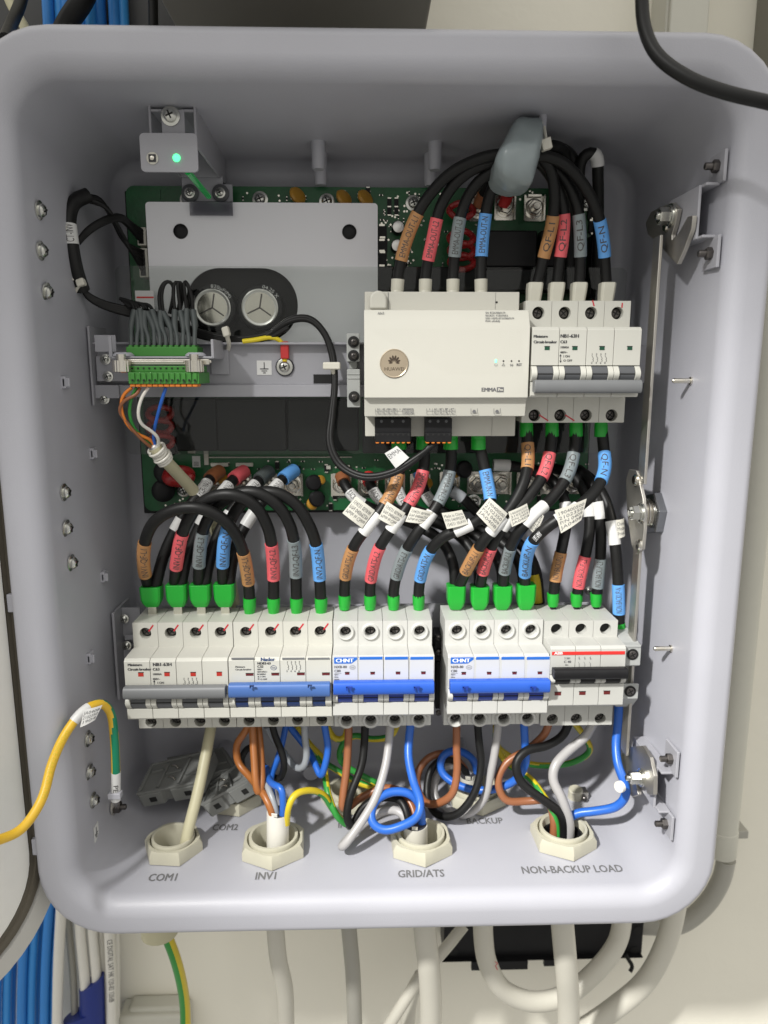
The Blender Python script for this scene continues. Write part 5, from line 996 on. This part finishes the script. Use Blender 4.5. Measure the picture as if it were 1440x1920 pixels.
tp = obj('earth_lead', MB().tube(spline([P(455, 640, 90), P(480, 637, 90), P(510, 632, 92), P(528, 640, 94), P(533, 660, 95), P(534, 682, 95)]), 1.7, 10), M_ylt); tag(tp, 'short yellow earth lead with red ring terminal screwed to the rail', 'wire')
o = obj('crimp_sleeve', MB().pbox(526, 640, 541, 673, 92, 95.5), M_redh, tp, bevel=1)
# grey heat-shrink leads on the connector header
for i in range(12):
    x = 245+i*10.8; sw = (-4, 6, 2, -6, 8, 4, -6, 8, -4, 6, -2, 4)[i]; xt_ = (252, 257, 262, 271, 276, 285, 301, 306, 328, 338, 350, 362)[i]
    mid = (x*.55+xt_*.45)
    pts = [P(x+1, 652, 72), P(x+1, 632, 74), P(mid+sw*.6, 612, 78), P(xt_, 578+abs(sw), 82)]
    t = thing('connector_lead', 'grey heat-shrink lead rising from the green connector', 'wire', P(x, 652, 72), 'grey heat-shrink leads')
    path = spline(pts, 2); obj('heat_shrink', MB().tube(path, lambda f: 1.5 if f < .45 else (1.5+min(1, (f-.45)*6)*.65), 10), M_shrink, t, angle=60)
    if i < 6: pp = [P(xt_, 580, 82), P(xt_-6, 566+i, 84), P(225+i*3, 560+i*3, 86)]
    else:
        j = i-6; top = (316, 316, 330, 334, 345, 345)[j]; pp = [P(xt_, 584, 82), P(xt_-3, 555, 82), P((xt_+top)/2-3, 532, 82), P(top, 526, 83), P(top+9, 535, 84), P(top+8, 560, 86), P(top+2, 588, 88)]
    obj('conductor', MB().tube(spline(pp, 2), 1.25, 8), M_black, t, angle=60)
# nylon ties
for label, px, py, Y, w, h in (('translucent nylon tie holding the harness to the left wall', 152, 530, 72, 16, 14), ('translucent nylon tie holding strands beside the shelf', 424, 622, 84, 14, 18), ('translucent nylon tie on the drooping wires at the rail', 622, 686, 80, 36, 14)):
    t = thing('cable_tie', label, 'cable tie', P(px, py, Y)); p = P(px, py, Y); k = pxmm(p)
    obj('tie_head', MB().obox(p, (w*k/2*.92, 0, w*k*.15 if w < 30 else 0), (0, 3.2, 0), (-h*k*.12 if w < 30 else 0, 0, h*k/2)), M_tie, t, bevel=1.2)
    obj('tie_tail', MB().tube(spline([p, P(px+(3 if px > 200 else -8), py+14, Y+2), P(px+(6 if px > 200 else -16), py+24, Y+8), P(px+(2 if px > 200 else -18), py+36, Y+14)]), 1.6, 8), M_tie, t)
# ================================================================== EARTH CABLE
def earth_cable():
    pts = [(-60, 1592, -70), (0, 1574, -48), (40, 1555, -36), (78, 1500, -22), (98, 1430, -8), (125, 1372, 2), (160, 1330, 12), (190, 1319, 22), (207, 1335, 28), (214, 1380, 30), (217, 1440, 30), (217, 1500, 32)]
    path = spline([P(*p) for p in pts]); t = thing('earth_cable', 'yellow and green earth cable leaping from the door to the left wall stud', 'cable', min(path, key=lambda v: v.z))
    fr = frames(path); mb = MB(); n = 16; rg = []
    for i, (c, tt, a_, b_) in enumerate(fr):
        N = CAM-c; N = (N-tt*N.dot(tt)).normalized(); B = N.cross(tt); sh = 0 if i < len(fr)*.62 else 1
        rg.append([c+(N*math.cos(2*math.pi*k/n)+B*math.sin(2*math.pi*k/n))*3.0 for k in range(n)])
    mb.rings(rg); L = len(rg)
    for i in range(L-1):
        f = i/L
        for k in range(n):
            ph = 360*(k+.5)/n
            c0 = 95 if f < .55 else 95-min(1, (f-.55)/.2)*135
            mb.mi[i*n+k] = 1 if ((ph-c0) % 360) < 110 else 0
    obj('jacket', mb, [M_yel2, M_gry2], t, angle=60)
    pp = [proj(p) for p in path]; i0 = min(range(L), key=lambda i: abs(pp[i][0]-140)+abs(pp[i][1]-1352)); i1 = min(range(L), key=lambda i: abs(pp[i][0]-165)+abs(pp[i][1]-1326))
    obj('label_wrap', MB().tube(path[i0:i1+1], 3.4, 16), M_paper, t, angle=60); flag(t, [(158, 1330), (192, 1322), (178, 1350), (150, 1364)], 0, ('JA0408', '2102350', '1904'), M_paper)
    ib0 = [i for i in range(L) if pp[i][0] < 140 and pp[i][0] > 70]; sleeve_text(path[ib0[0]:ib0[-1]][::-1], 3.1, 'SHONGCE CABLE CO. LTD', t, M_yel)
    i2 = min(range(L), key=lambda i: abs(pp[i][1]-1445)+abs(pp[i][0]-217)); obj('white_sleeve', MB().tube(path[i2:], 3.3, 16), M_paper, t, angle=60); sleeve_text(path[i2:], 3.5, 'PE', t)
    e = path[-1]; lug = PX(214, 1513, X0+31); xw = XL(lug.y)
    obj('lug', MB().tube(spline([e, e.lerp(Vector((xw+3, lug.y, lug.z)), .6), Vector((xw+2.2, lug.y, lug.z))]), 2.2, 10).lathe((xw+.5, lug.y, lug.z), (1, 0, 0), [(0, 6), (1.6, 6)], 20), M_nickel, t)
    q = MB(); hexnut((xw+2, lug.y, lug.z), (1, 0, 0), 4.6, 4.5, q); q.lathe((xw+6, lug.y, lug.z), (1, 0, 0), [(0, 2.3), (4, 2.3), (4.6, 1.8)], 14); obj('stud_nut', q, M_darkst, t)
    obj('clip', MB().obox(P(216, 1490, 30), (4.5, 0, 0), (0, 3, 0), (0, 0, 2.2)), M_box, t, bevel=.6)
earth_cable()
# ================================================================== LOOSE TERMINAL BLOCKS ON THE FLOOR
def loose(label, c4, h, Y0_, mtl):
    # c4: image corners of the top face with depths
    c = [P(*q) for q in c4]; n = (c[1]-c[0]).cross(c[3]-c[0]).normalized()
    if n.z < 0: n = -n
    t = thing('loose_terminal', label, 'terminal block', (c[0]+c[2])/2-n*h, 'loose grey terminal blocks on the cabinet floor')
    def at(u, v, d=0): return c[0].lerp(c[1], u).lerp(c[3].lerp(c[2], u), v)+n*d
    def slab(poly, d0, d1): q = MB(); q.rings([[at(u, v, d0) for u, v in poly], [at(u, v, d1) for u, v in poly]]); return q
    outline = [(0, .08), (.08, 0), (.3, 0), (.34, .08), (.44, .08), (.47, 0), (.9, 0), (1, .1), (1, .9), (.92, 1), (.55, 1), (.52, .9), (.42, .9), (.4, 1), (.06, 1), (0, .9)]
    obj('block_body', slab(outline, -h, -1.5), mtl, t, bevel=.5)
    q = MB()
    for u0, u1, v0, v1 in ((0.02, .98, .03, .09), (.02, .98, .91, .97), (.02, .07, .1, .9), (.93, .98, .1, .9), (.3, .34, .15, .85), (.62, .66, .15, .85), (.36, .6, .45, .5), (.1, .28, .3, .34), (.7, .9, .62, .66)): q.rings([[at(u, v, -1.6) for u, v in ((u0, v0), (u1, v0), (u1, v1), (u0, v1))], [at(u, v, .6) for u, v in ((u0, v0), (u1, v0), (u1, v1), (u0, v1))]])
    obj('moulded_ribs', q, mtl, t, bevel=.3)
    for u0, v0 in ((.46, .3), (.5, .65)): obj('clamp_spring', MB().tube(spline([at(u0-.08, v0-.06, -.5), at(u0, v0, 1), at(u0+.06, v0+.08, -.5)], 1), .8, 8), M_nickel, t)
    for u0 in (.2, .75):
        e0, e1 = at(u0, 1, -h*.7), at(u0+.1, 1, -h*.35); dd = (at(u0, 1)-at(u0, 0)).normalized(); q = MB(); q.obox((e0+e1)/2+dd*.25, (at(u0+.1, 1)-at(u0, 1))/2, dd*.3, n*h*.16); obj('wire_entry', q, M_hole, t)
    return t
loose('grey loose terminal block leaning flat behind the olive cream cable', [(282, 1432, 112), (405, 1400, 118), (372, 1470, 82), (252, 1492, 84)], 15, 0, M_tblk_shade)
loose('grey loose terminal block slanting over the COM2 gland', [(392, 1470, 112), (446, 1428, 118), (468, 1462, 98), (374, 1512, 80)], 13, 0, M_tblk_shade)
loose('grey loose terminal block underneath, behind the other two', [(310, 1420, 136), (420, 1400, 138), (446, 1440, 116), (330, 1470, 108)], 14, 0, M_tblk_shade)
# ================================================================== LATCH GEAR ON THE RIGHT WALL
lt = thing('locking_gear', 'steel three-point locking gear with hooks and flat rod on the right wall', 'lock', P(1215, 1400, 60))
XH = 204.5
def hook(poly, X, th=3.0, m=M_steel, name='hook_plate'):
    q = [PX(x, y, X) for x, y in poly]; mb = MB().rings([[(X, p.y, p.z) for p in q], [(X-th, p.y, p.z) for p in q]]); return obj(name, mb, m, lt, bevel=.5)
XRD = 196.0
for y0, y1 in ((445, 905), (1020, 1408)):
    a_, b_ = PX(1216 + (690-y0)*.063, y0, XRD), PX(1216+(690-y1)*.063, y1, XRD); mb = MB().box(XRD-1.6, XRD+.6, 52, 64, a_.z, b_.z); obj('flat_rod', mb, M_steel, lt, bevel=.5)
hook([(1228, 398), (1245, 388), (1268, 380), (1280, 392), (1274, 420), (1268, 440), (1268, 450), (1280, 438), (1298, 406), (1308, 404), (1305, 430), (1290, 470), (1278, 496), (1262, 480), (1240, 455), (1222, 440), (1218, 418)], XH)
hook([(1168, 1424), (1176, 1408), (1192, 1400), (1212, 1398), (1226, 1420), (1234, 1455), (1233, 1490), (1222, 1490), (1214, 1466), (1206, 1448), (1200, 1470), (1204, 1490), (1192, 1494), (1178, 1480), (1172, 1450)], XH)
hook([(1186, 880), (1200, 882), (1212, 935), (1214, 990), (1210, 1030), (1198, 1040), (1190, 1020), (1182, 960), (1180, 900)], 196.0, 2.6, name='cam_plate')
def bolt(px, py, X, r, L, m=M_zinc, hexh=5):
    p = PX(px, py, X); q = MB(); q.lathe((X, p.y, p.z), (-1, 0, 0), [(0, r*1.5), (1, r*1.5), (1.1, r*1.25), (2.2, r*1.25), (2.3, r*1.15)], 24); hexnut((X-2.3, p.y, p.z), (-1, 0, 0), r*1.08, hexh, q); q.lathe((X-2.3-hexh, p.y, p.z), (-1, 0, 0), [(0, r*.5), (L, r*.5), (L+.4, r*.4)], 14); return obj('bolt', q, m, lt, angle=30)
bolt(1258, 405, XH-3, 5.2, 1.5, hexh=6); bolt(1203, 1458, XH-3, 4.4, 2.0, hexh=7); bolt(1203, 962, 193.4, 5.0, 1.5)
for px, py, X in ((1194, 900, 193.4), (1201, 1022, 193.4), (1252, 424, 202)): p = PX(px, py, X); obj('rivet', MB().lathe((X, p.y, p.z), (-1, 0, 0), [(0, 4.2), (1.5, 4.2), (2.4, 3.2)], 20), M_nickel, lt)
p = PX(1235, 962, 215.0); q = MB()
for i in range(7): q.lathe((196.2+i*2.6, p.y, p.z), (1, 0, 0), [(0, 10), (.9, 10.8), (1.3, 10.8), (2.6, 10)], 28)
obj('lock_thread', q, M_nickel, lt, angle=20); q = MB(); xw = XR(p.y); hexnut((xw+.5, p.y, p.z), (-1, 0, 0), 16.5, 6.5, q, chamfer=1.0); obj('lock_nut', q, M_gun, lt, bevel=.4)
def zbr(up, Yc, z, label):
    xw = XR(Yc); s_ = 1 if up else -1; ya, yb = Yc-22, Yc+24
    q = MB().box(xw-1.8, xw+.3, ya-12, ya+8, z+s_*15, z+s_*33); q.box(xw-9, xw-.5, ya-6, yb, z+s_*14, z+s_*15.8); q.box(xw-10.4, xw-8.6, ya, yb, z-s_*16, z+s_*15.4)
    q.box(xw-9, xw-.5, ya-6, yb, z-s_*16, z-s_*14.2); q.box(xw-1.8, xw+.3, ya-12, ya+8, z-s_*34, z-s_*15); obj('wall_bracket', q, M_bracket, lt, bevel=.5)
    for dz in (25, -25):
        q = MB(); hexnut((xw-1.8, Yc-26, z+s_*dz), (-1, 0, 0), 3.8, 3.6, q); q.lathe((xw-5.4, Yc-26, z+s_*dz), (-1, 0, 0), [(0, 2.2), (4, 2.2), (4.5, 1.7)], 14); obj('bracket_nut', q, M_darkst, lt)
zbr(True, 44, PX(1262, 405, XH-3).z-3, ''); zbr(False, 44, PX(1205, 1454, XH-3).z-2, '')
p = P(1159, 1477, 38); obj('white_stop', MB().lathe((p.x+3, 40, p.z), (-1, -.6, 0), [(0, 4.2), (3, 4.2), (3.6, 3.6)], 18), M_sheath, lt)
ek = thing('floor_clip', 'small steel clip with beige pad on the floor behind the NON-BACKUP LOAD gland', 'clip', PZ(1080, 1500, -356))
p = PZ(1078, 1492, -352); zf = ZF(p.y); obj('clip_pad', MB().lathe((p.x, p.y, zf), (0, -.2, 1), [(0, 6), (8, 6), (9, 5)], 20), M_gland, ek); obj('clip_strap', MB().box(p.x+4, p.x+10, p.y-5, p.y+5, zf, zf+7), M_steel, ek, bevel=.5); inst('screw', SCR_D, ek, (p.x+6, p.y-6, zf+3))
# ================================================================== AROUND THE CABINET
hs = thing('equipment_housing', 'taupe metal housing mounted on the wall above the cabinet', 'housing', P(560, 20, 120))
Zh = 236.0; a_ = PZ(300, 0, Zh); b_ = PZ(810, 0, Zh); obj('base_panel', MB().box(a_.x, b_.x, -20, 215, Zh, Zh+160), M_taupe, hs, bevel=2)
d2 = thing('dark_housing', 'near black housing above the cabinet behind the blue cable bundle', 'housing', P(150, 10, 190)); obj('base_panel', MB().box(a_.x-190, a_.x-1.5, 204, 214.5, Zh+6, Zh+160), M_dark, d2, bevel=2)
# trunking and conduit on the right
t1 = thing('cable_trunking', 'cream flat vertical trunking above the cabinet near the black cable', 'trunking', P(1290, 60, 190)); a_, b_ = P(1250, 60, 178), P(1332, 60, 178)
obj('trunk_body', MB().box(a_.x, b_.x, 182, 215, -120, 700), M_trunk, t1, bevel=1.5); obj('trunk_cover', MB().box(a_.x+2, b_.x-2, 178, 182.5, -120, 700), M_trunk, t1, bevel=1.5)
t2 = thing('conduit', 'grey cream vertical conduit beside the right edge of the cabinet', 'conduit', P(1366, 1630, 165)); p = P(1366, 1620, 160)
obj('conduit_pipe', MB().lathe((p.x, 175, p.z), (0, 0, 1), [(0, 13), (1, 13.6), (26, 13.6), (26.5, 13.0), (900, 13.0)], 32), M_trunk, t2, angle=40)
p2 = P(1400, 1566, 178); obj('conduit_clip', MB().box(p2.x-8, p2.x+2, 178, 215, p2.z-4, p2.z+4), M_cabd, t2, bevel=1)
a_, b_ = P(1428, 60, 190), P(1470, 60, 190); tag(obj('metal_strip', MB().box(a_.x+6, a_.x+90, 188, 215, -60, 700), M_taupe, None, bevel=1), 'dark strip of frame at the far right above the conduit', 'frame')
# thick grey cables leaving below
G7 = 'thick grey cables leaving below the cabinet'
for label, pts, r, m in (('thick grey cable dropping below the INV1 gland', [(513, 1690, 80), (517, 1750, 80), (522, 1800, 82), (533, 1850, 90), (536, 1900, 95), (536, 1990, 98)], 7.2, M_cab),
        ('mid grey cable dropping straight below the INV2 gland', [(650, 1690, 120), (655, 1750, 120), (662, 1830, 122), (667, 1990, 124)], 6.8, M_cabd),
        ('very thick cream cable dropping below the GRID/ATS gland', [(794, 1690, 70), (797, 1750, 70), (803, 1800, 72), (808, 1880, 80), (806, 1990, 86)], 9.2, M_cab),
        ('thick cream cable hanging in a U shape before the black tray', [(907, 1680, 110), (906, 1750, 110), (914, 1805, 112), (945, 1857, 118), (1000, 1878, 122), (1060, 1866, 126), (1120, 1818, 132), (1158, 1765, 138), (1170, 1690, 140)], 8.6, M_cab),
        ('very thick cream cable dropping below the NON-BACKUP LOAD gland', [(1050, 1680, 68), (1056, 1750, 68), (1062, 1820, 72), (1066, 1880, 80), (1064, 1990, 86)], 9.2, M_cab),
        ('thick cream cable curving from behind the cabinet corner', [(1278, 1600, 150), (1268, 1690, 150), (1248, 1770, 150), (1210, 1840, 150), (1150, 1892, 150), (1080, 1940, 150)], 9.6, M_cab),
        ('grey cable curving from the conduit end behind the cabinet', [(1362, 1610, 175), (1352, 1650, 178), (1320, 1700, 184), (1270, 1735, 190), (1200, 1735, 196)], 8.6, M_cabd),
        ('thin pale cable slanting from the black tray to the lower edge', [(870, 1735, 150), (838, 1775, 140), (790, 1830, 128), (750, 1890, 120), (700, 1970, 116)], 5.2, M_cab),
        ('short pale cable behind the thin slanting one', [(790, 1830, 150), (770, 1870, 150), (762, 1980, 150)], 7, M_cab)):
    rt, pth, nr = cable('supply_cable', label, G7, pts, r, m, n=20, cat='cable')
    if 'U shape' in label:
        q = MB(); stroke(q, [P(x, y, pth[nr((930, 1810))].y-9) for x, y in ((928, 1803), (933, 1806), (929, 1811), (933, 1819))], .7); obj('red_scrawl', q, M_paint, rt)
tr = thing('black_tray', 'black metal tray on the wall behind the thick cables', 'tray', P(1020, 1812, 190))
a_, b_ = P(832, 1800, 180), P(1212, 1700, 180); obj('tray_body', MB().box(a_.x, b_.x, 182, 214, a_.z, b_.z), M_blackp, tr, bevel=1.5)
q = MB(); q.pbox(828, 1796, 1206, 1804, 176, 184); q.pbox(884, 1802, 990, 1820, 176, 180); q.pbox(1020, 1800, 1060, 1812, 176, 180); obj('tray_lip', q, M_blackp, tr, bevel=.8)
obj('tray_hook', MB().tube(spline([P(1172, 1788, 176), P(1180, 1802, 175), P(1187, 1813, 174), P(1181, 1822, 172)]), 2, 8), M_blackp, tr)
for px, py in ((850, 1785), (1190, 1782), (1196, 1745)): p = P(px, py, 181.8); obj('slot', MB().lathe(p, (0, -1, 0), [(0, 4.5), (.3, 4.5)], 16), M_hole, tr)
tag(obj('junction_box', MB().pbox(225, 1905, 350, 1990, 190, 215).pbox(240, 1890, 345, 1906, 196, 215), M_trunk, None, bevel=4, seg=3), 'small pale wall box below the cabinet beside the white cables', 'box')
gl = thing('cable_gland', 'small beige gland nut peeking out below the cabinet rim', 'cable gland', P(302, 1760, 60), 'beige glands below the cabinet'); p = P(300, 1752, 90); obj('lock_nut', MB().lathe((p.x, p.y, p.z), (0, 0, 1), [(0, 12), (2, 15), (30, 15)], 20), M_com, gl)
path = spline([P(*q) for q in ((300, 1690, 88), (312, 1750, 88), (328, 1795, 92), (340, 1840, 100), (347, 1890, 108), (347, 1990, 112))])
ew = MB(); rg = []
for c, tt, _, _ in frames(path):
    N = CAM-c; N = (N-tt*N.dot(tt)).normalized(); B = N.cross(tt); rg.append([c+(N*math.cos(2*math.pi*k/16)+B*math.sin(2*math.pi*k/16))*4.5 for k in range(16)])
ew.rings(rg)
for i in range(len(rg)-1):
    for k in range(16): ew.mi[i*16+k] = 1 if k >= 8 else 0
tag(obj('earth_wire', ew, [M_yel, M_gry], None, angle=60), 'green yellow earth cable dropping below the small beige gland', 'cable')
# network cables at the left
G8 = 'blue network cables bundled along the wall'
for i in range(8):
    bx = -14+i*15+(0, 4, -3, 2, 5, -2, 0, 3)[i]; tx_ = 78+i*20+(0, 3, -4, 5, 0, -3, 4, 0)[i]
    cable('network_cable', 'blue network cable in the bundle behind the left side of the cabinet', G8, [(tx_+8, -60, 188+4*(i % 2)), (tx_+14, 60, 190+4*(i % 2)), (tx_+30, 500, 196), (tx_*.6+30, 1100, 196), (bx+26, 1600, 184+5*(i % 3)), (bx+10, 1800, 176+6*(i % 3)), (bx+6, 2000, 172+6*(i % 3))], 4.3+.5*(i % 3)/2, (M_bcab, M_bcab2, M_bcab)[i % 3], step=6)
G9 = 'white cables below the left corner of the cabinet'
for label, pts, r, m in (('pale cable beside the blue bundle below the left corner', [(118, 1600, 178), (115, 1700, 174), (110, 1800, 172), (106, 1990, 170)], 4.9, M_sheath),
        ('flat grey strip cable between the pale cables', [(124, 1640, 190), (129, 1740, 188), (137, 1830, 186), (140, 1900, 184)], 3.4, M_cabd),
        ('pale cable running into the left of the navy tape', [(146, 1650, 182), (150, 1740, 180), (160, 1850, 178), (168, 1990, 176)], 4.9, M_sheath),
        ('pale cable running into the right of the navy tape', [(168, 1650, 184), (173, 1740, 182), (181, 1840, 180), (186, 1990, 178)], 4.4, M_sheath),
        ('thin pale cable beside the navy tape', [(186, 1660, 192), (189, 1750, 190), (194, 1850, 188), (196, 1990, 186)], 3.0, M_sheath)):
    cable('network_cable', label, G9, pts, r, m, n=14)
cable('network_cable', 'pale cable printed with DIGITAL SAT below the left corner', G9, [(202, 1660, 184), (205, 1750, 182), (209, 1850, 180), (210, 1990, 178)], 5.0, M_sheath, [((204, 1745), (209, 1880), M_sheath, 'CE DIGITAL SAT HK 120-82 120dB', .03)], n=14)
cable('network_cable', 'pale cable nearest the small gland below the left corner', G9, [(212, 1660, 196), (216, 1750, 194), (218, 1990, 192)], 4.0, M_sheath, n=14)
def ell(x0, x1, y0, y1, Yc, d): a_, b_ = P(x0, y0, Yc), P(x1, y1, Yc); c = (a_+b_)/2; h = (b_-a_)/2; return [c+h*math.cos(t)+Vector((0, d*math.sin(t), 0)) for t in [2*math.pi*i/28 for i in range(28)]]
tw_ = thing('tape_wrap', 'navy tape wrapped round the pale cables', 'tape', P(160, 1990, 180))
obj('upper_turn', MB().rings([ell(149, 195, 1853, 1827, 180, 9), ell(150, 197, 1900, 1885, 180, 9.6), ell(146, 199, 1990, 1990, 180, 10)]), M_tape, tw_, angle=50)
obj('lower_turn', MB().rings([ell(119, 196, 1912, 1880, 180, 10), ell(118, 199, 1990, 1990, 180, 11)]), M_tape, tw_, angle=50)
# dark cables at the top
for label, pts, r, m in (('black cable hanging over the top left corner of the rim', [(52, -60, 150), (40, 0, 140), (24, 40, 120), (10, 75, 60)], 4.2, M_black), ('olive cream cable behind the top left corner', [(0, -50, 170), (22, 10, 165), (50, 60, 160), (60, 120, 160)], 3.6, M_com),
        ('broad black cable slanting across the blue bundle at the top', [(180, -60, 165), (155, 0, 168), (128, 40, 172), (90, 120, 176)], 8, M_black), ('slim black cable standing beside the taupe housing', [(286, -60, 170), (287, 0, 172), (288, 60, 174), (290, 140, 176)], 3.6, M_black)):
    cable('loose_cable', label, 'dark cables above the cabinet', pts, r, m)
cable('loose_cable', 'black cable drooping in front of the top right corner of the rim', 'dark cables above the cabinet', [(1200, -120, -20), (1203, -20, -22), (1208, 50, -26), (1232, 103, -32), (1290, 146, -40), (1360, 173, -46), (1440, 192, -50), (1530, 215, -54)], 3.5, M_black, n=16)
